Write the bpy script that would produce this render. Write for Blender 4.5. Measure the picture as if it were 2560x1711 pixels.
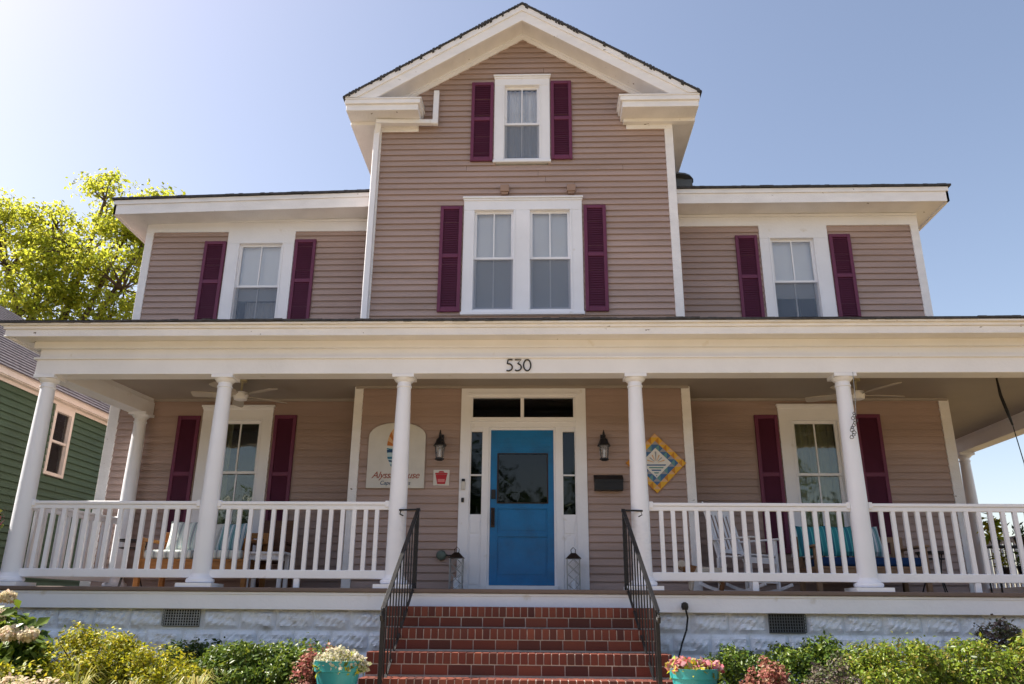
import bpy, bmesh, math, random
import numpy as np
from mathutils import Vector, Matrix
random.seed(7); RNG = np.random.default_rng(7)
R = math.radians
for o in list(bpy.data.objects): bpy.data.objects.remove(o)
SC = bpy.context.scene; COL = SC.collection

# ------------------------------------------------------------------ camera, sky, sun, exposure
yaw, pitch, roll = 0.03587991, 0.32672669, 0.00810497
cy, sy, cp, sp, cr, sr = math.cos(yaw), math.sin(yaw), math.cos(pitch), math.sin(pitch), math.cos(roll), math.sin(roll)
f_ = Vector((-sy*cp, cy*cp, sp)); rt_ = Vector((cy, sy, 0)); up_ = rt_.cross(f_)
r2 = cr*rt_ + sr*up_; u2 = -sr*rt_ + cr*up_
cam = bpy.data.objects.new('camera', bpy.data.cameras.new('camera')); COL.objects.link(cam)
cam.matrix_world = Matrix(((r2.x, u2.x, -f_.x, 0), (r2.y, u2.y, -f_.y, -9.3), (r2.z, u2.z, -f_.z, -0.235), (0, 0, 0, 1)))
cam.data.sensor_width = 36; cam.data.lens = 28.01; cam.data.clip_end = 2000; cam.data.clip_start = 0.05
SC.camera = cam
SUN_EL, SUN_ROT = R(50), R(-81.0)          # sun: upper left, a little behind the facade
w = bpy.data.worlds.new("World"); SC.world = w; w.use_nodes = True
nt = w.node_tree; bg = nt.nodes['Background']
sky = nt.nodes.new('ShaderNodeTexSky'); sky.sky_type = 'NISHITA'; sky.sun_disc = False
sky.sun_elevation = SUN_EL; sky.sun_rotation = SUN_ROT
sky.air_density = 1.0; sky.dust_density = 1.6; sky.ozone_density = 3.5; sky.altitude = 0
tintn = nt.nodes.new('ShaderNodeMix'); tintn.data_type = 'RGBA'; tintn.blend_type = 'MULTIPLY'; tintn.inputs[0].default_value = 1.0
tintn.inputs[7].default_value = (1.17, 0.95, 0.80, 1)
nt.links.new(sky.outputs[0], tintn.inputs[6]); nt.links.new(tintn.outputs[2], bg.inputs[0]); bg.inputs[1].default_value = 0.108
sun = bpy.data.objects.new('sun', bpy.data.lights.new('sun', 'SUN')); COL.objects.link(sun)
sun.data.energy = 5.0; sun.data.angle = R(0.5); sun.data.color = (1.0, 0.93, 0.82)
sd = Vector((math.sin(SUN_ROT)*math.cos(SUN_EL), math.cos(SUN_ROT)*math.cos(SUN_EL), math.sin(SUN_EL)))
sun.rotation_euler = sd.to_track_quat('Z', 'Y').to_euler()
SC.view_settings.view_transform = 'Standard'; SC.view_settings.look = 'None'
SC.view_settings.exposure = 1.30; SC.view_settings.gamma = 1
SC.render.engine = 'CYCLES'

# ------------------------------------------------------------------ materials
def newmat(name):
    m = bpy.data.materials.new(name); m.use_nodes = True
    return m, m.node_tree, m.node_tree.nodes['Principled BSDF']
def paint(name, c, rough=0.5, var=0.08, scale=3.0, bump=0.0, bscale=60.0, spec=0.4, metal=0.0, stretch=(1, 1, 1), c2=None, c2scale=0.0, c2amt=(0.55, 0.7)):
    m, t, p = newmat(name)
    tc = t.nodes.new('ShaderNodeTexCoord'); mp = t.nodes.new('ShaderNodeMapping'); mp.inputs['Scale'].default_value = stretch
    t.links.new(tc.outputs['Object'], mp.inputs[0])
    n = t.nodes.new('ShaderNodeTexNoise'); n.inputs['Scale'].default_value = scale; n.inputs['Detail'].default_value = 6
    t.links.new(mp.outputs[0], n.inputs[0])
    rp = t.nodes.new('ShaderNodeValToRGB'); rp.color_ramp.elements[0].position = 0.3; rp.color_ramp.elements[1].position = 0.7
    rp.color_ramp.elements[0].color = (*[max(0, x*(1-var)) for x in c], 1); rp.color_ramp.elements[1].color = (*[min(1, x*(1+var)) for x in c], 1)
    t.links.new(n.outputs[0], rp.inputs[0]); out = rp.outputs[0]
    if c2:
        n2 = t.nodes.new('ShaderNodeTexNoise'); n2.inputs['Scale'].default_value = c2scale; n2.inputs['Detail'].default_value = 8
        t.links.new(mp.outputs[0], n2.inputs[0])
        r3 = t.nodes.new('ShaderNodeMapRange'); r3.inputs[1].default_value = c2amt[0]; r3.inputs[2].default_value = c2amt[1]
        t.links.new(n2.outputs[0], r3.inputs[0])
        mx = t.nodes.new('ShaderNodeMix'); mx.data_type = 'RGBA'; mx.inputs[7].default_value = (*c2, 1)
        t.links.new(r3.outputs[0], mx.inputs[0]); t.links.new(out, mx.inputs[6]); out = mx.outputs[2]
    t.links.new(out, p.inputs['Base Color'])
    p.inputs['Roughness'].default_value = rough; p.inputs['Specular IOR Level'].default_value = spec; p.inputs['Metallic'].default_value = metal
    if bump:
        nb = t.nodes.new('ShaderNodeTexNoise'); nb.inputs['Scale'].default_value = bscale; nb.inputs['Detail'].default_value = 6
        t.links.new(mp.outputs[0], nb.inputs[0])
        b = t.nodes.new('ShaderNodeBump'); b.inputs['Strength'].default_value = bump; b.inputs['Distance'].default_value = 0.02
        t.links.new(nb.outputs[0], b.inputs['Height']); t.links.new(b.outputs[0], p.inputs['Normal'])
    return m
def island(name, cols, rough=0.7, trans=0.0, bump=0.0, spec=0.3, tint=1.0):
    """colour ramp picked by the random value of each mesh island (leaf, brick)"""
    m, t, p = newmat(name)
    g = t.nodes.new('ShaderNodeNewGeometry'); rp = t.nodes.new('ShaderNodeValToRGB'); cr_ = rp.color_ramp
    while len(cr_.elements) < len(cols): cr_.elements.new(0.5)
    for i, c in enumerate(cols):
        cr_.elements[i].position = i/(len(cols)-1); cr_.elements[i].color = (*c, 1)
    t.links.new(g.outputs['Random Per Island'], rp.inputs[0]); t.links.new(rp.outputs[0], p.inputs['Base Color'])
    p.inputs['Roughness'].default_value = rough; p.inputs['Specular IOR Level'].default_value = spec
    if bump:
        nb = t.nodes.new('ShaderNodeTexNoise'); nb.inputs['Scale'].default_value = 90; b = t.nodes.new('ShaderNodeBump')
        b.inputs['Strength'].default_value = bump; b.inputs['Distance'].default_value = 0.01
        tc = t.nodes.new('ShaderNodeTexCoord'); t.links.new(tc.outputs['Object'], nb.inputs[0])
        t.links.new(nb.outputs[0], b.inputs['Height']); t.links.new(b.outputs[0], p.inputs['Normal'])
    if trans:
        tr = t.nodes.new('ShaderNodeBsdfTranslucent'); mx = t.nodes.new('ShaderNodeMixShader'); mx.inputs[0].default_value = trans
        hs = t.nodes.new('ShaderNodeHueSaturation'); hs.inputs['Value'].default_value = 1.6*tint; hs.inputs['Hue'].default_value = 0.48
        t.links.new(rp.outputs[0], hs.inputs['Color']); t.links.new(hs.outputs[0], tr.inputs[0])
        t.links.new(p.outputs[0], mx.inputs[1]); t.links.new(tr.outputs[0], mx.inputs[2])
        t.links.new(mx.outputs[0], t.nodes['Material Output'].inputs[0])
    return m
def glassmat(name, tint=(0.9, 0.95, 0.95), refl=1.0, wav=0.3):
    m, t, p = newmat(name); t.nodes.remove(p)
    tr = t.nodes.new('ShaderNodeBsdfTransparent'); tr.inputs[0].default_value = (*tint, 1)
    gl = t.nodes.new('ShaderNodeBsdfGlossy'); gl.inputs['Roughness'].default_value = 0.03
    nb = t.nodes.new('ShaderNodeTexNoise'); nb.inputs['Scale'].default_value = 2.5; b = t.nodes.new('ShaderNodeBump')
    tc = t.nodes.new('ShaderNodeTexCoord'); t.links.new(tc.outputs['Object'], nb.inputs[0])
    b.inputs['Strength'].default_value = wav; b.inputs['Distance'].default_value = 0.06
    t.links.new(nb.outputs[0], b.inputs['Height']); t.links.new(b.outputs[0], gl.inputs['Normal'])
    fr = t.nodes.new('ShaderNodeFresnel'); fr.inputs[0].default_value = 1.5
    mu = t.nodes.new('ShaderNodeMath'); mu.operation = 'MULTIPLY'; mu.inputs[1].default_value = 2.0*refl
    t.links.new(fr.outputs[0], mu.inputs[0])
    mx = t.nodes.new('ShaderNodeMixShader'); t.links.new(mu.outputs[0], mx.inputs[0])
    t.links.new(tr.outputs[0], mx.inputs[1]); t.links.new(gl.outputs[0], mx.inputs[2])
    t.links.new(mx.outputs[0], t.nodes['Material Output'].inputs[0]); return m
def veil(name, c, alpha):
    m, t, p = newmat(name); p.inputs['Base Color'].default_value = (*c, 1); p.inputs['Roughness'].default_value = 0.9
    tr = t.nodes.new('ShaderNodeBsdfTransparent'); mx = t.nodes.new('ShaderNodeMixShader'); mx.inputs[0].default_value = alpha
    t.links.new(tr.outputs[0], mx.inputs[1]); t.links.new(p.outputs[0], mx.inputs[2])
    t.links.new(mx.outputs[0], t.nodes['Material Output'].inputs[0]); return m

M = {}
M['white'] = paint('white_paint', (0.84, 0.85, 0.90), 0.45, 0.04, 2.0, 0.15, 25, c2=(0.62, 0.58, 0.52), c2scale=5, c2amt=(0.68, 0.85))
M['trim_worn'] = paint('worn_white_paint', (0.84, 0.83, 0.84), 0.55, 0.06, 3.0, 0.3, 40, c2=(0.16, 0.12, 0.09), c2scale=9, c2amt=(0.71, 0.74), stretch=(1, 1, 2.5))
M['column'] = paint('column_paint', (0.84, 0.86, 0.93), 0.4, 0.03, 2.0, 0.1, 15)
M['siding'] = paint('mauve_siding_paint', (0.415, 0.308, 0.274), 0.55, 0.12, 1.3, 0.25, 30, spec=0.25, stretch=(0.35, 1, 2.2), c2=(0.33, 0.245, 0.21), c2scale=1.6, c2amt=(0.5, 0.8))
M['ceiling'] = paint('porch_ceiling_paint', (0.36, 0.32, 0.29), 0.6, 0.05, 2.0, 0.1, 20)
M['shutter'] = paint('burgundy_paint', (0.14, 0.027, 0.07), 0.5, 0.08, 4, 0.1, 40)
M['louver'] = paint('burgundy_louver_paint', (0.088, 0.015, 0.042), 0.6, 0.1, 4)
M['shingle'] = paint('grey_shingles', (0.055, 0.055, 0.06), 0.9, 0.35, 14, 0.6, 60)
M['shingle2'] = paint('violet_grey_shingles', (0.125, 0.115, 0.135), 0.9, 0.45, 9, 0.8, 40, stretch=(1, 1, 3))
M['floor'] = paint('brown_floor_paint', (0.16, 0.115, 0.095), 0.5, 0.1, 5, 0.1, 30)
M['door'] = paint('blue_door_paint', (0.003, 0.15, 0.38), 0.32, 0.14, 3.0, 0.15, 30, c2=(0.01, 0.11, 0.26), c2scale=4, c2amt=(0.5, 0.75))
M['black'] = paint('black_iron', (0.02, 0.02, 0.022), 0.4, 0.2, 8, 0.2, 60, metal=0.3)
M['bronze'] = paint('dark_bronze', (0.035, 0.022, 0.018), 0.4, 0.2, 8, metal=0.5)
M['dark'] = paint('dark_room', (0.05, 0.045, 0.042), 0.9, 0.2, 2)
M['glass'] = glassmat('window_glass', (1.0, 1.0, 1.0), 0.95)
M['glassp'] = glassmat('porch_window_glass', (0.9, 0.95, 0.9), 0.9, 0.08)
M['glassd'] = glassmat('door_glass', (0.35, 0.38, 0.35), 0.5, 0.04)
M['screen'] = veil('insect_screen', (0.17, 0.21, 0.28), 0.5)
M['fanwhite'] = paint('fan_cream', (0.5, 0.46, 0.42), 0.6, 0.05, 3)
M['blind'] = paint('white_blind', (0.86, 0.90, 0.98), 0.8, 0.03, 2)
M['curtain'] = paint('lace_curtain', (0.9, 0.9, 0.95), 0.9, 0.12, 3, stretch=(9, 1, 0.3))
M['drape'] = paint('olive_drape', (0.25, 0.22, 0.15), 0.9, 0.15, 3, stretch=(6, 1, 0.3))
M['brick'] = island('red_brick', [(0.12, 0.034, 0.022), (0.17, 0.045, 0.028), (0.14, 0.036, 0.024), (0.21, 0.062, 0.036), (0.075, 0.026, 0.022), (0.16, 0.042, 0.026), (0.10, 0.035, 0.025)], 0.8, bump=0.6)
M['mortar'] = paint('mortar', (0.50, 0.44, 0.40), 0.95, 0.1, 20, 0.4, 90)
M['stone'] = paint('painted_block', (0.82, 0.85, 0.91), 0.75, 0.06, 4, 0.35, 60, c2=(0.48, 0.47, 0.44), c2scale=6, c2amt=(0.64, 0.8))
M['vent'] = paint('vent_metal', (0.13, 0.14, 0.145), 0.6, 0.1, 10, metal=0.3)
M['green'] = paint('green_siding_paint', (0.055, 0.11, 0.065), 0.6, 0.12, 2, 0.1, 30)
M['peach'] = paint('cream_trim', (0.80, 0.76, 0.70), 0.6, 0.06, 3)
M['pot'] = paint('teal_glaze', (0.025, 0.27, 0.29), 0.4, 0.08, 5, 0.1, 20)
M['soil'] = paint('mulch', (0.06, 0.035, 0.022), 0.95, 0.4, 30, 0.8, 60)
M['grassm'] = paint('lawn', (0.21, 0.145, 0.055), 0.95, 0.4, 4, 0.6, 80)
M['walk'] = paint('concrete', (0.40, 0.33, 0.24), 0.9, 0.08, 4, 0.2, 60)
M['wood'] = paint('honey_wood', (0.36, 0.16, 0.045), 0.5, 0.2, 6, 0.1, 40, stretch=(1, 1, 5))
M['darkwood'] = paint('dark_wood', (0.09, 0.035, 0.015), 0.5, 0.25, 6, stretch=(1, 1, 5))
M['bark'] = paint('bark', (0.12, 0.08, 0.055), 0.95, 0.3, 9, 0.8, 30)
M['stem'] = paint('woody_stem', (0.07, 0.05, 0.03), 0.95, 0.3, 9)
M['cushion'] = paint('pale_cushion', (0.62, 0.60, 0.56), 0.9, 0.05, 9)
M['navy'] = paint('navy_cushion', (0.012, 0.045, 0.14), 0.9, 0.1, 9)
M['tan'] = paint('tan_frame', (0.32, 0.2, 0.12), 0.7, 0.1, 9)
M['gold'] = paint('bright_brass', (0.5, 0.45, 0.3), 0.4, 0.1, 9)
M['grey'] = paint('grey_metal', (0.35, 0.36, 0.37), 0.45, 0.2, 9, metal=0.4)
M['lgreen'] = paint('grey_green_plastic', (0.10, 0.14, 0.12), 0.5, 0.1, 9)
def flat(name, c, rough=0.5): return paint(name, c, rough, 0.05, 6)
M['signwhite'] = flat('sign_cream', (0.62, 0.60, 0.56)); M['orange'] = flat('sign_orange', (0.52, 0.17, 0.03)); M['sand'] = flat('sign_sand', (0.66, 0.40, 0.20))
M['blue1'] = flat('sign_deep_blue', (0.01, 0.06, 0.16)); M['blue2'] = flat('sign_teal_blue', (0.03, 0.17, 0.27)); M['paleblue'] = flat('sign_pale_blue', (0.45, 0.6, 0.66))
M['scriptred'] = flat('script_red', (0.30, 0.06, 0.03)); M['red'] = flat('plaque_red', (0.42, 0.015, 0.025)); M['pink'] = flat('plaque_pink', (0.62, 0.2, 0.2))
M['yellow'] = flat('quilt_yellow', (0.72, 0.40, 0.03)); M['qorange'] = flat('quilt_orange', (0.55, 0.22, 0.02)); M['qwhite'] = flat('quilt_white', (0.74, 0.72, 0.68))
M['qblue'] = flat('quilt_blue', (0.05, 0.14, 0.30)); M['qteal'] = flat('quilt_teal', (0.12, 0.28, 0.28)); M['qgrey'] = flat('quilt_grey', (0.3, 0.3, 0.33))
def stripes(name, cols, freq):
    m, t, p = newmat(name); tc = t.nodes.new('ShaderNodeTexCoord'); wv = t.nodes.new('ShaderNodeTexWave'); wv.wave_type = 'BANDS'
    wv.bands_direction = 'X'; wv.inputs['Scale'].default_value = freq; wv.inputs['Distortion'].default_value = 0.6; wv.inputs['Detail'].default_value = 1
    t.links.new(tc.outputs['Object'], wv.inputs[0]); rp = t.nodes.new('ShaderNodeValToRGB'); rp.color_ramp.interpolation = 'CONSTANT'
    while len(rp.color_ramp.elements) < len(cols): rp.color_ramp.elements.new(0.5)
    for i, c in enumerate(cols): rp.color_ramp.elements[i].position = i/len(cols); rp.color_ramp.elements[i].color = (*c, 1)
    t.links.new(wv.outputs[0], rp.inputs[0]); t.links.new(rp.outputs[0], p.inputs['Base Color']); p.inputs['Roughness'].default_value = 0.9
    return m
M['stripe'] = stripes('striped_pillow_cloth', [(0.7, 0.72, 0.7), (0.35, 0.52, 0.5), (0.72, 0.72, 0.68), (0.3, 0.34, 0.36)], 4.0)
M['stripeb'] = stripes('blue_striped_cloth', [(0.55, 0.62, 0.64), (0.02, 0.14, 0.27), (0.4, 0.55, 0.56), (0.10, 0.25, 0.28)], 4.0)
M['teal'] = stripes('teal_pillow_cloth', [(0.03, 0.25, 0.28), (0.10, 0.42, 0.42), (0.02, 0.17, 0.24)], 3.0)
# foliage
M['l_yellow'] = island('yellow_green_leaves', [(0.10, 0.13, 0.012), (0.42, 0.42, 0.02), (0.22, 0.27, 0.015), (0.54, 0.49, 0.03), (0.06, 0.10, 0.012), (0.28, 0.24, 0.03), (0.14, 0.20, 0.02)], 0.45, 0.4)
M['l_green'] = island('green_leaves', [(0.03, 0.06, 0.012), (0.11, 0.19, 0.02), (0.05, 0.10, 0.02), (0.20, 0.26, 0.03), (0.04, 0.08, 0.02)], 0.4, 0.28)
M['l_dark'] = island('dark_green_leaves', [(0.015, 0.035, 0.01), (0.04, 0.085, 0.015), (0.025, 0.05, 0.012), (0.09, 0.14, 0.025)], 0.4, 0.22)
M['l_box'] = island('boxwood_leaves', [(0.04, 0.075, 0.012), (0.17, 0.25, 0.02), (0.08, 0.14, 0.015), (0.30, 0.36, 0.03), (0.05, 0.09, 0.02), (0.32, 0.26, 0.06)], 0.4, 0.28)
M['l_red'] = island('barberry_leaves', [(0.16, 0.05, 0.04), (0.40, 0.15, 0.12), (0.10, 0.05, 0.03), (0.48, 0.24, 0.17), (0.14, 0.12, 0.04)], 0.5, 0.3)
M['l_purple'] = island('purple_leaves', [(0.06, 0.05, 0.05), (0.13, 0.09, 0.10), (0.06, 0.09, 0.03), (0.19, 0.13, 0.11), (0.08, 0.13, 0.03)], 0.5, 0.25)
M['l_tree'] = island('tree_leaves', [(0.14, 0.19, 0.02), (0.34, 0.39, 0.035), (0.22, 0.28, 0.025), (0.44, 0.45, 0.05), (0.11, 0.16, 0.02)], 0.5, 0.6)
M['l_big'] = island('hydrangea_leaves', [(0.03, 0.07, 0.012), (0.12, 0.19, 0.02), (0.05, 0.10, 0.015), (0.18, 0.25, 0.03)], 0.4, 0.3)
M['p_cream'] = island('cream_petals', [(0.62, 0.55, 0.38), (0.70, 0.64, 0.50), (0.45, 0.42, 0.22), (0.66, 0.50, 0.42)], 0.8, 0.3)
M['p_white'] = island('white_petals', [(0.50, 0.46, 0.34), (0.44, 0.42, 0.28), (0.58, 0.54, 0.45), (0.30, 0.36, 0.12)], 0.8, 0.25)
M['p_pink'] = island('begonia_petals', [(0.50, 0.12, 0.16), (0.55, 0.26, 0.28), (0.46, 0.10, 0.10), (0.22, 0.34, 0.04), (0.52, 0.30, 0.32), (0.38, 0.04, 0.03), (0.42, 0.44, 0.08)], 0.7, 0.25)
M['blade'] = island('variegated_blades', [(0.40, 0.36, 0.10), (0.20, 0.25, 0.05), (0.5, 0.42, 0.18)], 0.5, 0.3)
M['croton'] = island('croton_leaves', [(0.6, 0.55, 0.04), (0.12, 0.25, 0.02), (0.55, 0.4, 0.03), (0.06, 0.16, 0.02)], 0.4, 0.3)

# ------------------------------------------------------------------ object helpers
def prop(o, label=None, cat=None, group=None, kind=None):
    if label: o['label'] = label
    if cat: o['category'] = cat
    if group: o['group'] = group
    if kind: o['kind'] = kind
    return o
def thing(name, loc, label, cat, group=None, rz=0):
    o = bpy.data.objects.new(name, None); COL.objects.link(o); o.location = loc; o.rotation_euler = (0, 0, rz)
    return prop(o, label, cat, group)
def origin_of(p):
    v = Vector((0, 0, 0))
    while p is not None: v += Vector(p.location); p = p.parent
    return v
class MB:
    def __init__(s): s.v = []; s.f = []; s.mi = []
    def add(s, vs, fs, mi=0):
        b = len(s.v); s.v += [tuple(x) for x in vs]; s.f += [tuple(i+b for i in f) for f in fs]; s.mi += [mi]*len(fs); return s
    def box(s, x0, x1, y0, y1, z0, z1, mi=0, bev=0):
        return s.add([(x0,y0,z0),(x1,y0,z0),(x1,y1,z0),(x0,y1,z0),(x0,y0,z1),(x1,y0,z1),(x1,y1,z1),(x0,y1,z1)],
                     [(0,3,2,1),(4,5,6,7),(0,1,5,4),(1,2,6,5),(2,3,7,6),(3,0,4,7)], mi)
    def obox(s, c, sx, sy, sz, M3, mi=0):
        vs = [Vector(c) + M3 @ Vector((a*sx/2, b*sy/2, d*sz/2)) for d in (-1, 1) for a, b in ((-1,-1),(1,-1),(1,1),(-1,1))]
        return s.add(vs, [(0,3,2,1),(4,5,6,7),(0,1,5,4),(1,2,6,5),(2,3,7,6),(3,0,4,7)], mi)
    def bar(s, p, q, wx, wy, up=(0, 0, 1), mi=0):
        p, q = Vector(p), Vector(q); d = (q-p).normalized(); u = Vector(up)
        if abs(d.dot(u)) > 0.98: u = Vector((0, 1, 0))
        a = d.cross(u).normalized(); b = a.cross(d)
        vs = [e + a*i*wx/2 + b*j*wy/2 for e in (p, q) for i, j in ((-1,-1),(1,-1),(1,1),(-1,1))]
        return s.add(vs, [(0,3,2,1),(4,5,6,7),(0,1,5,4),(1,2,6,5),(2,3,7,6),(3,0,4,7)], mi)
    def tube(s, pts, r, n=8, mi=0):
        pts = [Vector(p) for p in pts]; rr = r if isinstance(r, (list, tuple)) else [r]*len(pts); vs = []; fs = []
        for i, p in enumerate(pts):
            d = (pts[min(i+1, len(pts)-1)] - pts[max(i-1, 0)]).normalized()
            u = Vector((0, 0, 1)) if abs(d.z) < 0.9 else Vector((0, 1, 0))
            a = d.cross(u).normalized(); b = a.cross(d)
            vs += [p + (a*math.cos(2*math.pi*k/n) + b*math.sin(2*math.pi*k/n))*rr[i] for k in range(n)]
        for i in range(len(pts)-1):
            for k in range(n): fs.append((i*n+k, i*n+(k+1)%n, (i+1)*n+(k+1)%n, (i+1)*n+k))
        fs.append(tuple(range(n))[::-1]); fs.append(tuple((len(pts)-1)*n+k for k in range(n)))
        return s.add(vs, fs, mi)
    def lathe(s, c, prof, n=24, mi=0, sq=None):
        vs = []; fs = []
        for r, z in prof: vs += [(c[0]+r*math.cos(2*math.pi*k/n), c[1]+r*math.sin(2*math.pi*k/n), c[2]+z) for k in range(n)]
        for i in range(len(prof)-1):
            for k in range(n): fs.append((i*n+k, i*n+(k+1)%n, (i+1)*n+(k+1)%n, (i+1)*n+k))
        fs.append(tuple(range(n))[::-1]); fs.append(tuple((len(prof)-1)*n+k for k in range(n)))
        return s.add(vs, fs, mi)
    def prism(s, poly, y0, y1, mi=0):
        """polygon in (x,z), extruded in y"""
        n = len(poly); vs = [(p[0], y0, p[1]) for p in poly] + [(p[0], y1, p[1]) for p in poly]
        fs = [tuple(range(n)), tuple(range(n, 2*n))[::-1]] + [(i, i+n, (i+1)%n+n, (i+1)%n) for i in range(n)]
        return s.add(vs, fs, mi)
    def build(s, name, mats, parent=None, smooth=False, loc=None, bevel=0, seg=2):
        me = bpy.data.meshes.new(name); org = origin_of(parent) if parent is not None else Vector(loc or (0, 0, 0))
        off = Vector(loc) if (loc is not None and parent is not None) else Vector((0, 0, 0))
        if loc is not None and parent is not None: org = org + off
        me.from_pydata([(x-org.x, y-org.y, z-org.z) for x, y, z in s.v], [], s.f)
        if not isinstance(mats, (list, tuple)): mats = [mats]
        for m in mats: me.materials.append(m)
        if any(s.mi): me.polygons.foreach_set('material_index', s.mi)
        bm = bmesh.new(); bm.from_mesh(me); bmesh.ops.recalc_face_normals(bm, faces=bm.faces); bm.to_mesh(me); bm.free()
        if smooth:
            me.polygons.foreach_set('use_smooth', [True]*len(me.polygons))
            me.set_sharp_from_angle(angle=R(40))
        me.update(); o = bpy.data.objects.new(name, me); COL.objects.link(o)
        if parent is not None: o.parent = parent
        o.location = off if parent is not None else org
        if bevel:
            b = o.modifiers.new('bevel', 'BEVEL'); b.width = bevel; b.segments = seg; b.limit_method = 'ANGLE'
        return o
def copy_tree(o, parent=None):
    c = o.copy(); COL.objects.link(c)
    if parent is not None: c.parent = parent
    for ch in list(o.children): copy_tree(ch, c)
    return c
def place(c, loc, rz=None):
    c.location = loc
    if rz is not None: c.rotation_euler = (0, 0, rz)
    return c

def leaves(name, mat, pts, size, parent=None, nrm=None, aspect=0.5, up=0.3, jit=0.35, loc=None):
    """folded leaf quads at pts (N,3)"""
    pts = np.asarray(pts, float); n = len(pts)
    d = RNG.normal(size=(n, 3)); 
    if nrm is not None: d = d*0.7 + np.asarray(nrm)*1.0
    d[:, 2] += up; d /= np.linalg.norm(d, axis=1)[:, None]
    t = RNG.normal(size=(n, 3)); t -= (t*d).sum(1)[:, None]*d; t /= np.linalg.norm(t, axis=1)[:, None]
    b = np.cross(d, t); s = (size*(1 + jit*RNG.normal(size=n)).clip(0.4, 1.8))[:, None]
    base = pts; tip = pts + t*s; mid = pts + t*s*0.5
    l = mid + b*s*aspect*0.5 + d*s*0.10; r = mid - b*s*aspect*0.5 + d*s*0.10
    V = np.stack([base, l, tip, r], 1).reshape(-1, 3)
    org = np.array(origin_of(parent)) if parent is not None else np.array(loc or (0, 0, 0)); V = V - org
    me = bpy.data.meshes.new(name); me.vertices.add(4*n); me.vertices.foreach_set('co', V.ravel())
    me.loops.add(6*n); me.polygons.add(2*n)
    i = np.arange(n)*4; me.loops.foreach_set('vertex_index', np.stack([i, i+1, i+2, i, i+2, i+3], 1).ravel().astype(np.int32))
    me.polygons.foreach_set('loop_start', (np.arange(2*n)*3).astype(np.int32)); me.polygons.foreach_set('loop_total', np.full(2*n, 3, np.int32))
    me.materials.append(mat); me.update(calc_edges=True); me.validate()
    o = bpy.data.objects.new(name, me); COL.objects.link(o)
    if parent is not None: o.parent = parent
    else: o.location = org
    return o
def lobe_points(lobes, n, shell=0.55):
    """points in the outer shell of several ellipsoid lobes"""
    w_ = np.array([l[3]*l[4] + l[4]*l[5] + l[3]*l[5] for l in lobes]); w_ = w_/w_.sum(); P = []; N = []
    for l, k in zip(lobes, (w_*n).astype(int)):
        d = RNG.normal(size=(k, 3)); d /= np.linalg.norm(d, axis=1)[:, None]
        r = 1 - shell*RNG.random(k)**1.7 + 0.10*RNG.normal(size=k)
        P.append(np.array(l[:3]) + d*r[:, None]*np.array(l[3:6])); N.append(d)
    return np.concatenate(P), np.concatenate(N)

GZ = -1.04   # ground level; z=0 is the porch floor
# ------------------------------------------------------------------ ground
g = MB().box(-400, 400, -400, 400, GZ-0.5, GZ).build('lawn_ground', M['grassm']); prop(g, kind='structure')
g = MB().box(-7.5, 8.5, -2.45, 0.1, GZ-0.3, GZ+0.03).build('mulch_bed', M['soil']); prop(g, kind='structure')
g = MB().box(-1.75, 1.35, -12, -1.42, GZ-0.3, GZ+0.034).box(-60, 60, -24, -12.001, GZ-0.3, GZ+0.03).build('path_and_bounce_strip', M['walk']); prop(g, kind='structure')  # walk, plus an unseen pale street strip added to bounce sunlight onto the facade

# ------------------------------------------------------------------ house
HO = (-0.24, 2.1, GZ)
house = thing('clapboard_house', HO, 'large mauve clapboard house with a front gable and a deep white columned porch', 'house')
WL, WR, WY = -6.28, 5.88, 2.10         # wings
CL, CR_, CY = -2.55, 2.05, 1.40        # centre bay
AX, AZ, SL = -0.25, 8.88, 0.626        # gable apex of roof edge
BACK = 9.0
def siding(mb, kind, fixed, u0, u1, z0, z1, openings=(), ex=0.0985, clip=None, sgn=-1):
    """lapped boards; kind 'x': wall runs in x and faces -y; kind 'y': wall runs in y and faces sgn*x"""
    z = z0
    def P(u, off, zz): return (u, fixed-off, zz) if kind == 'x' else (fixed+sgn*off, u, zz)
    while z < z1-0.01:
        a, b = u0, u1; zt = min(z+ex, z1)
        if clip: a, b = clip(z + ex*0.5)
        if b-a > 0.02:
            cuts = sorted((max(a, o[0]), min(b, o[1])) for o in openings if o[2] < zt-0.01 and o[3] > z+0.01 and o[1] > a and o[0] < b)
            segs = []; cur = a
            for c0, c1 in cuts:
                if c0 > cur: segs.append((cur, c0))
                cur = max(cur, c1)
            if cur < b: segs.append((cur, b))
            for s0, s1 in segs:
                # random butt joints split long courses so that paint seams are not perfectly regular
                cur_ = s0
                while cur_ < s1-0.01:
                    nx_ = cur_+random.uniform(1.4, 3.6)
                    if s1-nx_ < 0.5: nx_ = s1
                    w1 = 0.0012*random.uniform(-1, 1); dz = [random.uniform(-0.0022, 0.0022) for _ in range(2)]
                    vs = []
                    for u, q in ((cur_+(0.003 if cur_ > s0 else 0), dz[0]), (nx_, dz[1])):
                        vs += [P(u, o_, zz) for o_, zz in ((0.003, zt), (0.027+w1, z+q), (0.027+w1, z-0.004+q), (0.005, z+0.020), (0.002, z-0.006))]
                    n = 5
                    mb.add(vs, [(i, i+1, i+1+n, i+n) for i in range(n-1)]); cur_ = nx_
        z = z+ex
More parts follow.
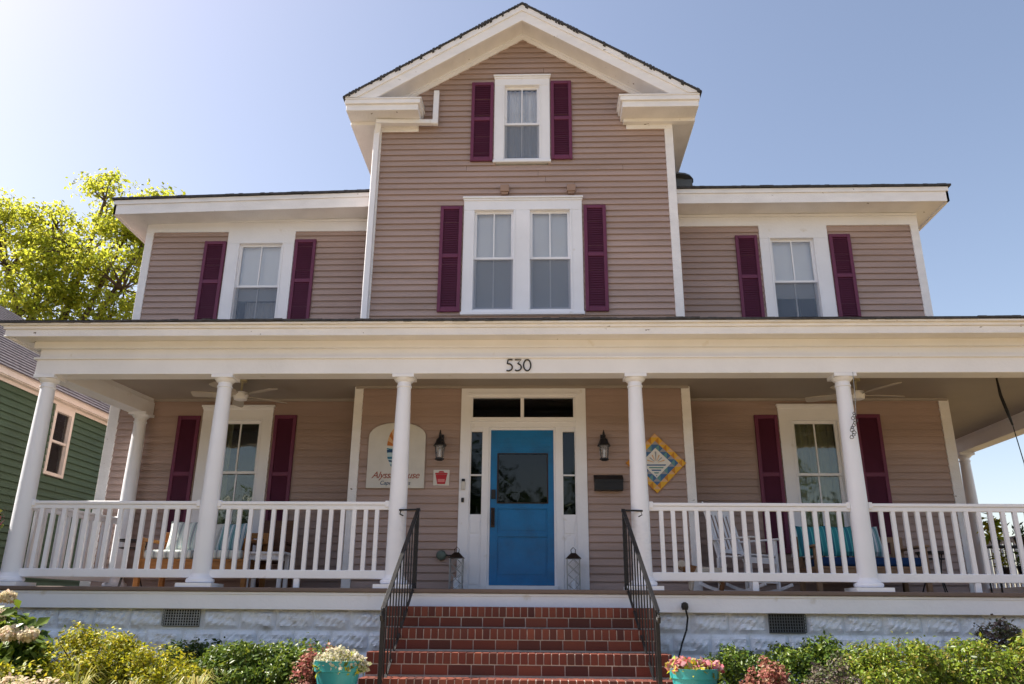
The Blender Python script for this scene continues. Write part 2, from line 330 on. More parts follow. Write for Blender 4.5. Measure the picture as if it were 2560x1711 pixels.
def casing(mb, yw, xo0, xo1, zo0, zo1, ops, cap=True, p=0.035, sill=True):
    yf = yw-p
    zt = max(o[3] for o in ops); zb = min(o[2] for o in ops)
    xs = [xo0] + [v for o in ops for v in (o[0], o[1])] + [xo1]
    for i in range(0, len(xs), 2): mb.box(xs[i], xs[i+1], yf, yw+0.09, zo0+(0.045 if sill else 0), zt)
    mb.box(xo0, xo1, yf-0.002, yw+0.09, zt, zo1)
    if zb-zo0 > 0.05:
        for o in ops: mb.box(o[0], o[1], yf+0.004, yw+0.09, zo0+0.045, zb)
    if sill: mb.box(xo0-0.01, xo1+0.01, yf-0.03, yw+0.08, zo0, zo0+0.043)
    if cap: mb.box(xo0-0.02, xo1+0.02, yf-0.035, yw+0.02, zo1+0.001, zo1+0.03); mb.box(xo0-0.008, xo1+0.008, yf-0.016, yw+0.02, zo1-0.03, zo1)
    for o in ops:   # small inner stop moulding
        mb.box(o[0]-0.025, o[0], yf-0.010, yf-0.001, o[2], o[3]); mb.box(o[1], o[1]+0.025, yf-0.010, yf-0.001, o[2], o[3])
        mb.box(o[0]-0.025, o[1]+0.025, yf-0.012, yf-0.0025, o[3]+0.001, o[3]+0.026)
def sashes(win, yw, o, zm, mode, screen=True):
    GL = M['glass'] if screen else M['glassp']
    x0, x1, z0, z1 = o; fr = 0.038; xm = (x0+x1)/2
    for k, (a, b, y) in enumerate(((zm-0.015, z1, yw+0.015), (z0, zm+0.020, yw+0.052))):
        mb = MB().box(x0, x0+fr, y, y+0.035, a, b).box(x1-fr, x1, y, y+0.035, a, b).box(x0+fr, x1-fr, y+0.001, y+0.034, b-fr*(1 if k == 0 else 0.9), b).box(x0+fr, x1-fr, y+0.001, y+0.034, a, a+(fr*0.9 if k == 0 else 0.055))
        mb.box(xm-0.009, xm+0.009, y+0.003, y+0.03, a+fr*0.9, b-fr*0.9)
        mb.build('sash', M['white'], win)
        MB().box(x0+fr*0.9, x1-fr*0.9, y+0.014, y+0.018, a+0.02, b-0.02).build('pane', GL, win)
    if screen: MB().add([(x0+0.01, yw+0.026, z0+0.01), (x1-0.01, yw+0.026, z0+0.01), (x1-0.01, yw+0.026, zm-0.02), (x0+0.01, yw+0.026, zm-0.02)], [(0, 1, 2, 3)]).build('insect_screen', M['screen'], win)
    # room behind
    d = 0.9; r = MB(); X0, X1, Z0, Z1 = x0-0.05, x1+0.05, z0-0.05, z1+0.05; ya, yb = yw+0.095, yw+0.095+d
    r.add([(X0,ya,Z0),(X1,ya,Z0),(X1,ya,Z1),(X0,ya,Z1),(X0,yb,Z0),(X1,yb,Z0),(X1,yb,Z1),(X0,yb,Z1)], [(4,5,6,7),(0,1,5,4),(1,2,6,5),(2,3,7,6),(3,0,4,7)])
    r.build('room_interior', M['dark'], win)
    def cloth(name, mat, xa, xb, za, zb, y, amp, fold):
        n = max(6, int((xb-xa)/fold*6)); vs = []; ph = random.random()*6
        for zz, k in ((za, 1.0), ((za+zb)/2, 0.8), (zb, 0.55)):
            for i in range(n+1):
                u = i/n; vs.append((xa+(xb-xa)*u, y+amp*k*math.sin(u*(xb-xa)/fold*2*math.pi+ph+0.5*math.sin(u*9)), zz))
        fs = [(r_*(n+1)+i, r_*(n+1)+i+1, (r_+1)*(n+1)+i+1, (r_+1)*(n+1)+i) for r_ in range(2) for i in range(n)]
        MB().add(vs, fs).build(name, mat, win, smooth=True)
    if mode == 'blind': cloth('window_blind', M['blind'], x0, x1, z0, z1, yw+0.10, 0.002, 0.3)
    if mode == 'half': cloth('window_blind', M['blind'], x0, x1, zm-0.42*(zm-4.0 if z0 > 3 else 0.5), z1, yw+0.10, 0.002, 0.3)
    if mode == 'halfcurtain': cloth('window_blind', M['blind'], x0, x1, zm-0.22, z1, yw+0.10, 0.002, 0.3); cloth('curtain', M['curtain'], x0+0.12, x1-0.03, z0, zm-0.2, yw+0.2, 0.02, 0.09)
    if mode == 'lace': cloth('curtain', M['curtain'], x0, xm-0.012, z0, z1, yw+0.125, 0.022, 0.075); cloth('curtain', M['curtain'], xm+0.012, x1, z0, z1, yw+0.13, 0.022, 0.085)
    if mode == 'side': cloth('curtain', M['drape'], x0, x0+0.14, z0, z1, yw+0.18, 0.02, 0.07)
    if mode == 'drape': cloth('curtain', M['drape'], x0, xm, z0, z1, yw+0.18, 0.02, 0.09); cloth('curtain', M['drape'], xm-0.02, x1, z0, z1, yw+0.2, 0.02, 0.1)
def window(yw, xo0, xo1, zo0, zo1, ops, zm, mode, screen=True, cap=True):
    mb = MB(); casing(mb, yw, xo0, xo1, zo0, zo1, ops, cap)
    wn = mb.build('window', M['white'], house, bevel=0.003, seg=1)
    for o in ops: sashes(wn, yw, o, zm, mode, screen)
    return (xo0+0.03, xo1-0.03, zo0+0.03, zo1-0.03)
def shutter(yw, x0, x1, z0, z1, zr):
    y0, y1 = yw-0.055, yw-0.021; s = 0.05
    mb = MB().box(x0, x0+s, y0, y1, z0, z1).box(x1-s, x1, y0, y1, z0, z1)
    mb.box(x0+s, x1-s, y0+0.001, y1, z1-s*1.1, z1).box(x0+s, x1-s, y0+0.001, y1, z0, z0+s*1.4).box(x0+s, x1-s, y0+0.001, y1, zr-s*0.6, zr+s*0.6)
    sh = mb.build('shutter', M['shutter'], house, bevel=0.004, seg=1)
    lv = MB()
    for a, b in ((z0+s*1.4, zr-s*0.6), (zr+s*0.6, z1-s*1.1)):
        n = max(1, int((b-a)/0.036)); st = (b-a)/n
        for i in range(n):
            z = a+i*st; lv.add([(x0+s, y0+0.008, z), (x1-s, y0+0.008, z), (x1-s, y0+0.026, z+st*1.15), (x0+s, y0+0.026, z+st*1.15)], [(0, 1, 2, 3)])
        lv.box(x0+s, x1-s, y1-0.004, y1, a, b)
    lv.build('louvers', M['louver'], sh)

OPC = []; OPW = []
# upper windows
OPC.append(window(CY, -1.12, 0.645, 3.79, 5.66, [(-0.96, -0.375, 3.88, 5.47), (-0.13, 0.465, 3.88, 5.47)], 4.70, 'blind'))
OPC.append(window(CY, -0.69, 0.18, 6.28, 7.84, [(-0.53, 0.015, 6.36, 7.68)], 7.00, 'lace'))
OPW.append(window(WY, -4.96, -3.88, 3.62, 5.53, [(-4.76, -4.07, 3.72, 5.29)], 4.57, 'halfcurtain', cap=False))
OPW.append(window(WY, 3.44, 4.49, 3.62, 5.55, [(3.60, 4.265, 3.72, 5.31)], 4.60, 'half', cap=False))
for a in ((-1.47, -1.14, 3.84, 5.54, 4.72), (0.67, 1.00, 3.84, 5.54, 4.73)): shutter(CY, *a)
for a in ((-1.05, -0.705, 6.31, 7.74, 7.06), (0.195, 0.52, 6.33, 7.75, 7.06)): shutter(CY, *a)
for a in ((-5.32, -4.975, 3.70, 5.33, 4.63), (-3.865, -3.53, 3.70, 5.35, 4.64), (3.06, 3.40, 3.70, 5.36, 4.66), (4.505, 4.83, 3.70, 5.37, 4.67)): shutter(WY, *a)
# porch windows
OPW.append(window(WY, -4.98, -3.93, 0.50, 2.61, [(-4.72, -4.10, 0.62, 2.41)], 1.65, 'side', False))
OPW.append(window(WY, 3.45, 4.49, 0.50, 2.62, [(3.64, 4.28, 0.62, 2.41)], 1.64, 'drape', False))
for a in ((-5.34, -5.01, 0.55, 2.48, 1.62), (-3.895, -3.57, 0.55, 2.49, 1.62), (3.10, 3.43, 0.55, 2.49, 1.63), (4.53, 4.89, 0.55, 2.50, 1.63)): shutter(WY, *a)
# door set
DX0, DX1, DZ0, DZ1 = -0.66, 0.19, 0.11, 2.12
yf = CY-0.035
mb = MB()
mb.box(-1.075, -0.94, yf-0.01, CY+0.09, 0.001, 2.70).box(0.49, 0.635, yf-0.01, CY+0.09, 0.001, 2.70)      # outer pilasters
mb.box(-0.94, 0.49, yf-0.008, CY+0.09, 2.57, 2.70)                                                          # header
mb.box(-0.98, 0.53, yf-0.030, yf-0.0115, 2.605, 2.63)
mb.box(-0.94, -0.915, yf, CY+0.09, 2.25, 2.57).box(0.465, 0.49, yf, CY+0.09, 2.25, 2.57).box(-0.258, -0.212, yf, CY+0.09, 2.29, 2.57)
mb.box(-0.94, 0.49, yf-0.022, CY+0.09, 2.235, 2.289)                                                        # transom bar
mb.box(-0.94, 0.49, yf+0.002, CY+0.09, 2.155, 2.2345)
mb.box(-0.94, -0.925, yf+0.006, CY+0.09, 0.02, 2.155).box(0.475, 0.49, yf+0.006, CY+0.09, 0.02, 2.155)
mb.box(-0.775, -0.685, yf+0.0, CY+0.09, 0.02, 2.155).box(0.215, 0.315, yf+0.0, CY+0.09, 0.02, 2.155)          # mullions beside the door
for a, b in ((-0.925, -0.775), (0.315, 0.475)):
    mb.box(a, b, yf+0.012, CY+0.09, 2.095, 2.155).box(a, b, yf+0.012, CY+0.09, 0.02, 0.985)
    mb.box(a+0.01, b-0.02, yf+0.004, yf+0.0115, 0.10, 0.70).box(a+0.01, b-0.02, yf+0.004, yf+0.0115, 0.74, 0.90)
    mb.box(a, b, yf+0.025, CY+0.06, 1.495, 1.515)
mb.box(-0.685, -0.660, yf+0.025, CY+0.09, 0.02, 2.155).box(0.19, 0.215, yf+0.025, CY+0.09, 0.02, 2.155).box(-0.66, 0.19, yf+0.025, CY+0.09, 2.12, 2.155)
mb.box(-0.70, 0.235, yf-0.05, CY+0.09, 0.004, 0.085)
ds = mb.build('door_surround', M['white'], house, bevel=0.003, seg=1)
for a in ((-0.915, -0.258, 2.289, 2.57), (-0.212, 0.465, 2.289, 2.57)):
    MB().box(a[0], a[1], CY+0.02, CY+0.025, a[2], a[3]).build('transom_pane', M['glassd'], ds)
for a in ((-0.925, -0.775), (0.315, 0.475)):
    MB().box(a[0], a[1], CY+0.02, CY+0.025, 0.985, 2.095).build('sidelight_pane', M['glassd'], ds)
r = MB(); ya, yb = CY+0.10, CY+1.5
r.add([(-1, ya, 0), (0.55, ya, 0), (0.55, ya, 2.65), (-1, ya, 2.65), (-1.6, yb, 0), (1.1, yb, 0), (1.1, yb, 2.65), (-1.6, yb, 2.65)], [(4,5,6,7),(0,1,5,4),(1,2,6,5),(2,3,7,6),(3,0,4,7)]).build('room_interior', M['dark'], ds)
mb = MB(); y0, y1 = CY+0.005, CY+0.05
mb.box(DX0, -0.555, y0, y1, DZ0-0.02, DZ1).box(0.10, DX1, y0, y1, DZ0-0.02, DZ1).box(-0.555, 0.10, y0+0.001, y1, 1.79, DZ1)
mb.box(-0.555, 0.10, y0+0.001, y1, 1.06, 1.14).box(-0.555, 0.10, y0+0.001, y1, 0.70, 0.76).box(-0.555, 0.10, y0+0.001, y1, DZ0-0.02, 0.19)
mb.box(-0.555, 0.10, y0+0.016, y1, 0.76, 1.06).box(-0.555, 0.10, y0+0.016, y1, 0.19, 0.70)
for a in (0.785, 0.225): mb.box(-0.53, 0.075, y0+0.010, y0+0.0155, a, (1.035 if a > 0.5 else 0.675))
for k in range(4): mb.box(-0.60, 0.14, y0-0.0025*(1+k % 2), y0-0.0001, 1.83+0.06*k, 1.865+0.06*k)
door = mb.build('front_door', M['door'], house, bevel=0.003, seg=1)
MB().box(-0.553, 0.098, y0+0.015, y0+0.02, 1.141, 1.789).build('door_pane', M['glassd'], door)
mb = MB().box(-0.57, -0.552, y0-0.008, y0-0.0005, 1.13, 1.80).box(0.097, 0.115, y0-0.008, y0-0.0005, 1.13, 1.80).box(-0.552, 0.097, y0-0.008, y0-0.0005, 1.79, 1.803).box(-0.552, 0.097, y0-0.008, y0-0.0005, 1.128, 1.142)
mb.build('glass_bead', M['bronze'], door)
mb = MB().box(-0.645, -0.585, y0-0.03, y0-0.001, 1.19, 1.31); mb.build('deadbolt_keypad', M['black'], door, bevel=0.006)
mb = MB().box(-0.645, -0.595, y0-0.02, y0-0.001, 0.82, 1.07); mb.tube([(-0.62, y0-0.02, 1.04), (-0.62, y0-0.07, 1.02), (-0.62, y0-0.075, 0.93), (-0.62, y0-0.06, 0.87), (-0.62, y0-0.015, 0.86)], 0.012, 8)
mb.build('door_handle', M['bronze'], door)
OPC.append((-1.05, 0.61, -0.2, 2.69))

# siding, corner boards
zg = 8.64
def gable(z):
    if z < 6.95: return (CL+0.005, CR_-0.005)
    h = (zg+0.06-z)/SL; return (max(CL+0.005, AX-h), min(CR_-0.005, AX+h))
mb = MB()
siding(mb, 'x', CY, CL, CR_, -0.05, zg+0.03, OPC, clip=gable)
siding(mb, 'y', CL, CY, WY, -0.05, 7.1, sgn=-1); siding(mb, 'y', CR_, CY, WY, -0.05, 7.1, sgn=1)
siding(mb, 'y', CL, WY, BACK, 5.9, 7.1, sgn=-1); siding(mb, 'y', CR_, WY, BACK, 5.9, 7.1, sgn=1)
# sheathing behind the boards (keeps the wall solid)
for a in (CL, CR_-0.004): mb.box(a+0.001, a+0.003, CY+0.002, BACK, -0.05, 7.1)
siding_c = mb.build('siding', M['siding'], house)
mb = MB()
siding(mb, 'x', WY, WL, CL, -0.05, 5.56, OPW, ex=0.1015); siding(mb, 'x', WY, CR_, WR, -0.05, 5.60, OPW, ex=0.1015)
siding(mb, 'y', WL, WY, BACK, -0.9, 5.6, sgn=-1); siding(mb, 'y', WR, WY, BACK, -0.9, 5.6, sgn=1)
mb.box(WL, WR, BACK-0.02, BACK, -1.0, 5.8)
mb.build('siding', M['siding'], house)
CBL = MB().box(CL-0.02, CL+0.105, CY-0.034, CY-0.001, 2.9, 7.02).box(CL-0.022, CL-0.001, CY-0.001, CY+0.09, 2.9, 7.02)
CBR = MB().box(CR_-0.105, CR_+0.02, CY-0.034, CY-0.001, 2.9, 7.02).box(CR_+0.001, CR_+0.022, CY-0.001, CY+0.09, 2.9, 7.02)
CBLL = MB().box(CL-0.02, CL+0.10, CY-0.034, CY-0.001, 0.001, 2.73).box(CL-0.022, CL-0.001, CY-0.001, CY+0.11, 0.001, 2.73)
CBLR = MB().box(CR_-0.10, CR_+0.02, CY-0.034, CY-0.001, 0.001, 2.73).box(CR_+0.001, CR_+0.022, CY-0.001, CY+0.11, 0.001, 2.73)
WCB = []
for s, x in ((-1, WL), (1, WR)):
    mb = MB(); WCB.append(mb)
    a, b = sorted((x+s*0.022, x-s*0.10)); mb.box(a, b, WY-0.034, WY-0.001, 3.2, 5.55)
    a, b = sorted((x+s*0.022, x+s*0.001)); mb.box(a, b, WY-0.0005, WY+0.10, 3.2, 5.55)
    e = 0.12 if s < 0 else 0.022; a, b = sorted((x+s*e, x-s*(0.03 if s < 0 else 0.12))); mb.box(a, b, WY-0.034, WY-0.001, -0.9, 2.72)
    a, b = sorted((x+s*e, x+s*0.001)); mb.box(a, b, WY-0.0005, WY+0.12, -0.9, 2.72)
for b8 in (CBL, CBR, CBLL, CBLR, *WCB): b8.build('corner_board', M['trim_worn'], house, bevel=0.004, seg=1)
# main gable roof, rakes, returns
def rakez(x, top): return top-abs(x-AX)*SL
RX0, RX1, RY = AX-2.70, AX+2.68, 0.95
mb = MB()   # shingled slab
for s, xe in ((-1, RX0), (1, RX1)):
    xs = [AX, xe+s*0.03]
    vs = [(x, y, rakez(x, AZ+dz)) for y in (RY-0.035, BACK+0.3) for dz in (0.0, 0.03) for x in xs]
    mb.add(vs, [(0, 1, 3, 2), (4, 6, 7, 5), (0, 2, 6, 4), (1, 5, 7, 3), (2, 3, 7, 6), (0, 4, 5, 1)])
    # ragged shingle ends along the rake
    L = abs(xe-AX); n = 58
    for i in range(n):
        u = (i+0.5)/n*L; x = AX+s*u; dx = L/n*0.5*random.uniform(0.5, 1.0); d = random.choice((0.0, 0.0, 0.008, 0.018, 0.03, 0.04))
        mb.add([(x-dx, RY-0.037-d*0.3, rakez(x-dx, AZ-d*0.5)), (x+dx, RY-0.037-d*0.3, rakez(x+dx, AZ-d*0.5)), (x+dx, RY-0.037-d*0.3, rakez(x+dx, AZ+0.034)), (x-dx, RY-0.037-d*0.3, rakez(x-dx, AZ+0.034)),
                (x-dx, RY-0.02, rakez(x-dx, AZ-d)), (x+dx, RY-0.02, rakez(x+dx, AZ-d))], [(0, 1, 2, 3), (0, 4, 5, 1)])
mb.build('gable_roof', M['shingle'], house)
mb = MB()
def rakeboard(y0, y1, top, bot, xa0=RX0, xa1=RX1):
    ZC_ = 7.192; h0 = max(rakez(xa0, bot), ZC_); h1 = max(rakez(xa1, bot), ZC_); b0 = max(xa0, AX-(bot-ZC_)/SL); b1 = min(xa1, AX+(bot-ZC_)/SL)
    mb.prism([(xa0, max(rakez(xa0, top), ZC_+0.001)), (AX, top), (xa1, max(rakez(xa1, top), ZC_+0.001)), (b1, h1), (AX, bot), (b0, h0)], y0, y1)
rakeboard(RY-0.02, RY+0.03, AZ-0.002, AZ-0.11)
rakeboard(RY, RY+0.04, AZ-0.111, AZ-0.29)
rakeboard(RY+0.041, CY-0.03, AZ-0.19, AZ-0.205)          # soffit
mb.build('rake_boards', M['trim_worn'], house, bevel=0.003, seg=1)
mb = MB(); rakeboard(CY-0.034, CY-0.002, AZ-0.206, AZ-0.31, AX-2.3, AX+2.3)
rakeboard(CY-0.05, CY-0.0345, AZ-0.206, AZ-0.235, AX-2.3, AX+2.3)
mb.build('rake_frieze', M['white'], house)
for s in (-1, 1):   # boxed cornice returns and side eaves
    mb = MB(); xe = RX0 if s < 0 else RX1; xi = -1.78 if s < 0 else 1.22; xc = CL if s < 0 else CR_; xf = -1.87 if s < 0 else 1.36
    B = lambda a, b, *r_: mb.box(min(a, b), max(a, b), *r_)
    B(xe, xi, RY-0.01, CY-0.02, 7.165, 7.19); B(xe+s*0.0, xi+s*0.02, RY, CY-0.02, 7.09, 7.164)
    B(xe-s*0.02, xi+s*0.05, RY+0.03, CY-0.02, 6.985, 7.089)
    mb.add([(xe, RY-0.01, 7.191), (xi, RY-0.01, 7.191), (xi, CY-0.02, 7.27), (xe, CY-0.02, 7.27)], [(0, 1, 2, 3)])
    B(xe-s*0.03, xi+s*0.09, CY-0.12, CY-0.02, 6.93, 6.984)                 # bed mould
    B(xc-s*0.001, xf, CY-0.036, CY-0.002, 6.855, 6.93)
    B(xc, xf+s*0.02, CY-0.05, CY-0.002, 6.931, 7.0)
    # long side eave
    B(xe, xe-s*0.035, CY-0.02, BACK+0.3, 7.0, 7.19); B(xe-s*0.035, xc+s*0.005, CY-0.019, BACK+0.3, 7.0, 7.012)
    B(xc+s*0.001, xc+s*0.03, CY+0.1, BACK, 6.85, 7.0)
    mb.build('cornice_return', M['trim_worn'], house, bevel=0.004, seg=1)
# wing roofs
def wing(x0, x1, s):
    mb = MB()
    ye = 1.65; t = 0.10 if s < 0 else 0.0
    def zz(x): return 5.965 - t*max(0, (CL-x)/4.1)
    for (ya, yb, za, zb) in ((ye-0.02, ye+0.02, -0.09, -0.02), (ye, ye+0.035, -0.255, -0.091)):
        vs = [(x, y, zz(x)+z) for x in (x0, x1) for y, z in ((ya, za), (yb, za), (yb, zb), (ya, zb))]
        mb.add(vs, [(0, 1, 2, 3), (4, 7, 6, 5), (0, 4, 5, 1), (1, 5, 6, 2), (2, 6, 7, 3), (3, 7, 4, 0)])
    vs = [(x, y, zz(x)-0.235) for x in (x0, x1) for y in (ye+0.035, WY-0.03)]; mb.add(vs, [(0, 1, 3, 2)])
    xo = x0 if s < 0 else x1; xw = WL if s < 0 else WR
    a, b = sorted((xo, xo-s*0.035)); mb.add([(x, y, zz(x)+z) for y in (ye, BACK+0.4) for x in (a, b) for z in (-0.255, -0.02)], [(0, 1, 3, 2), (4, 6, 7, 5), (0, 4, 5, 1), (2, 3, 7, 6), (1, 5, 7, 3), (0, 2, 6, 4)])
    a, b = sorted((xo-s*0.03, xw)); mb.add([(a, ye+0.04, zz(a)-0.236), (b, ye+0.04, zz(b)-0.236), (b, BACK+0.4, zz(b)-0.236), (a, BACK+0.4, zz(a)-0.236)], [(0, 1, 2, 3)])
    mb.build('wing_eave', M['trim_worn'], house)
wing(-6.66, CL-0.022, -1); wing(CR_+0.022, 6.22, 1)
MB().box(WL-0.02, CL-0.023, WY-0.036, WY-0.001, 5.50, 5.72).box(WL-0.02, CL-0.023, WY-0.055, WY-0.0365, 5.66, 5.70).box(WL-0.03, WL-0.001, WY, BACK, 5.5, 5.72).build('wing_frieze', M['white'], house, bevel=0.003, seg=1)
MB().box(CR_+0.023, WR+0.02, WY-0.036, WY-0.001, 5.53, 5.74).box(CR_+0.023, WR+0.02, WY-0.055, WY-0.0365, 5.68, 5.725).box(WR+0.001, WR+0.03, WY, BACK, 5.5, 5.73).build('wing_frieze', M['white'], house, bevel=0.003, seg=1)
for x0, x1, s in ((-6.69, CL, -1), (CR_, 6.26, 1)):
    mb = MB()
    t = 0.10 if s < 0 else 0; xo, xi = (x0, x1) if s < 0 else (x1, x0); N = 60
    for i in range(N):
        a = x0+(x1-x0)*i/N; b = x0+(x1-x0)*(i+1)/N; j = random.uniform(-0.004, 0.008)
        za = 5.95-t*max(0, (CL-a)/4.1)+j; zb = 5.95-t*max(0, (CL-b)/4.1)+j
        mb.add([(a, 1.60, za), (b, 1.60, zb), (b, 1.60, zb+0.03), (a, 1.60, za+0.03), (a, 1.69, za), (b, 1.69, zb)], [(0, 1, 2, 3), (0, 4, 5, 1)])
    ze = 5.98-t*(1 if s < 0 else 0); zi = 5.98
    mb.add([(xo, 1.6, ze), (xi, 1.6, zi), (xi, 5.5, 6.62), (xo-s*3.9, 5.5, 6.62), (xo, 9.4, ze), (xi, 9.4, zi)], [(0, 1, 2, 3), (0, 3, 4), (3, 2, 5, 4)])
    mb.build('wing_roof', M['shingle'], house)
mb = MB().box(2.12, 2.56, 2.5, 2.9, 6.45, 6.62); mb.lathe((2.34, 2.7, 6.62), [(0.16, 0), (0.16, 0.05), (0.28, 0.06), (0.26, 0.10), (0.05, 0.14)], 16)
mb.build('roof_vent', M['vent'], house)
# downspout on the left
def pipe(name, pts, w_=0.075, par=house):
    m = MB()
    for p, q in zip(pts[:-1], pts[1:]):
        d = (Vector(q)-Vector(p)).normalized()*w_*0.5
        m.bar(Vector(p)-d*0.98, Vector(q)+d*0.98, w_, w_*0.8)
    return m.build(name, M['white'], par, bevel=0.008)
pipe('downspout', [(-1.60, CY-0.10, 7.50), (-1.60, CY-0.12, 6.955), (-2.47, CY-0.185, 6.93), (-2.505, CY-0.08, 6.80), (-2.505, CY-0.08, 3.30)], 0.085)
for x in (-0.51, 0.49):
    MB().box(x-0.065, x+0.065, CY-0.10, CY-0.019, 5.755, 5.87).box(x-0.05, x+0.05, CY-0.085, CY-0.019, 5.72, 5.754).build('wall_bracket', paint('tan_block', (0.33, 0.22, 0.17), 0.7), house, bevel=0.006)
for x, z in ((-4.9, 0.05),): pass

# ------------------------------------------------------------------ porch
PL, PR, PF = -6.20, 7.66, -0.20
RB = 5.3     # right side porch runs back to here
mb = MB()
mb.box(PL-0.03, PR+0.03, PF-0.03, WY-0.02, -0.045, 0.0).box(WR+0.03, PR+0.03, WY-0.02, RB, -0.045, 0.0)
mb.build('porch_floor', M['floor'], house, bevel=0.008)
mb = MB().box(PL, PR, PF, PF+0.04, -0.228, -0.046).box(PL, PL+0.04, PF+0.04, WY, -0.228, -0.046).box(PR-0.04, PR, PF+0.04, RB, -0.228, -0.046)
mb.box(PL-0.006, PR+0.006, PF-0.008, PF-0.0005, -0.075, -0.047)
mb.build('porch_skirt', M['white'], house, bevel=0.003, seg=1)
# rock-faced foundation blocks
def rockwall(mb, x0, x1, y, z0, z1, holes):
    zrow = [z1, z1-0.215, z1-0.43, z1-0.645, z0-0.1]
    for r_ in range(4):
        zt, zb = zrow[r_], zrow[r_+1]; x = x0 - (0.2 if r_ % 2 else 0); 
        while x < x1:
            xe = min(x+0.405, x1); xs = max(x, x0); x += 0.41
            if xe-xs < 0.03: continue
            if any(h[0] < xe-0.02 and h[1] > xs+0.02 and h[2] < zt-0.02 for h in holes) and r_ == 0:
                segs = []
                for h in holes:
                    if h[0] < xe and h[1] > xs:
                        if h[0]-xs > 0.03: segs.append((xs, h[0]))
                        if xe-h[1] > 0.03: segs.append((h[1], xe))
            else: segs = [(xs, xe)]
            for a, b in segs:
                nx, nz = max(4, int((b-a)/0.022)), 10; vs = []; ph = random.random()*100
                for j in range(nz+1):
                    for i in range(nx+1):
                        u, v = i/nx, j/nz; e = min(1, min(u, 1-u)*(b-a)/0.045)*min(1, min(v, 1-v)*(zt-zb)/0.045)
                        px_, pz_ = a+(b-a)*u, zb+0.006+(zt-zb-0.012)*v
                        nn = (math.sin(px_*17+ph)+math.sin(px_*41+pz_*23+ph*2)*0.6+math.sin(pz_*61+px_*11+ph)*0.7+math.sin(px_*83-pz_*71+ph)*0.45)/2.5
                        bulge = 0.5+0.5*math.sin(v*math.pi)
                        vs.append((px_, y - (0.020*bulge + 0.048*max(0.0, nn*0.5+0.5)**1.4+random.uniform(-0.004, 0.004))*e, pz_))
                mb.add(vs, [(j*(nx+1)+i, j*(nx+1)+i+1, (j+1)*(nx+1)+i+1, (j+1)*(nx+1)+i) for j in range(nz) for i in range(nx)])
    mb.box(x0, x1, y+0.001, y+0.2, z0-0.1, z1)
mb = MB(); VH = [(-4.16, -3.75, -0.405), (2.46, 2.85, -0.42)]
rockwall(mb, PL+0.02, -1.62, PF+0.10, GZ, -0.229, VH); rockwall(mb, 1.22, PR-0.02, PF+0.10, GZ, -0.229, VH)
mb.box(PL+0.02, PL+0.2, PF+0.30, BACK, GZ-0.1, -0.229).box(PR-0.2, PR-0.02, PF+0.30, RB, GZ-0.1, -0.229)
fo = mb.build('foundation', M['stone'], house)
fo.data.polygons.foreach_set('use_smooth', [False]*len(fo.data.polygons))
for k, (a, b, zb) in enumerate(VH):
    z1_ = -0.235; mb = MB().box(a+0.002, b-0.002, PF+0.09, PF+0.098, zb-0.01, z1_, mi=0)
    n = 14; 
    for i in range(n+1): x = a+(b-a)*i/n; mb.box(x-0.004, x+0.004, PF+0.058, PF+0.066, zb, z1_, mi=1)
    for i in range(7): z = zb+(z1_-zb)*i/6; mb.box(a, b, PF+0.066, PF+0.072, z-0.004, z+0.004, mi=1)
    mb.build('foundation_vent', [M['black'], M['vent'] if k else M['grey']], house)
# porch beam, fascia, soffit, roof, ceiling
BZ0, BZ1, CZ = 2.48, 2.93, 2.735
def ring(mb, y0, y1, z0, z1, dL=0.0):
    """box course round the porch: front, left side, right side; y0 outer, y1 inner offset from column line"""
    xl, xr = -6.06, 7.5
    mb.box(xl+y0, xr-y0, y0, y1, z0, z1)
    ya_, yb_ = y1, WY-0.04; k = 0.0 if z0 > 2.865 else 0.22
    if y0 > -0.36:
        mb.add([(xl+y0+(0 if yy == ya_ else k*(1 if xx else 1)) + (y1-y0)*xx, yy, zz) for zz in (z0, z1) for yy in (ya_, yb_) for xx in (0, 1)], [(0, 2, 3, 1), (4, 5, 7, 6), (0, 1, 5, 4), (1, 3, 7, 5), (3, 2, 6, 7), (2, 0, 4, 6)])
    else: mb.box(xl+y0, xl+y1, ya_, yb_, z0, z1)
    mb.box(xr-y1, xr-y0, y1, RB, z0, z1)
mb = MB(); ring(mb, -0.125, 0.115, BZ0, 2.675); ring(mb, -0.110, 0.10, 2.676, 2.86); ring(mb, -0.155, -0.1105, 2.665, 2.69)
ring(mb, -0.17, -0.1105, 2.80, 2.889)
mb.build('porch_beam', M['white'], house, bevel=0.004, seg=1)
mb = MB()
ring(mb, -0.405, -0.37, 2.872, 2.965); ring(mb, -0.425, -0.37, 2.966, 3.005); ring(mb, -0.46, -0.37, 3.006, 3.03); ring(mb, -0.369, -0.125, 2.89, 2.90); ring(mb, -0.412, -0.4055, 2.872, 2.885)
pfa = mb.build('porch_fascia', M['trim_worn'], house, bevel=0.004, seg=1)
mb = MB()
xl, xr, ye = -6.06-0.50, 7.5+0.50, -0.48
s_ = 0.16
N = 150
for i in range(N):
    a = xl+(xr-xl)*i/N; b = xl+(xr-xl)*(i+1)/N; j = random.uniform(-0.005, 0.007)+0.006*math.sin(a*1.3)
    mb.add([(a, ye, 3.031+j), (b, ye, 3.031+j), (b, ye, 3.055+j), (a, ye, 3.055+j), (a, ye+0.1, 3.031), (b, ye+0.1, 3.031), (a, ye+0.1, 3.075), (b, ye+0.1, 3.075)], [(0, 1, 2, 3), (0, 4, 5, 1), (3, 2, 7, 6)])
zr = 3.05+s_*(WY-ye)
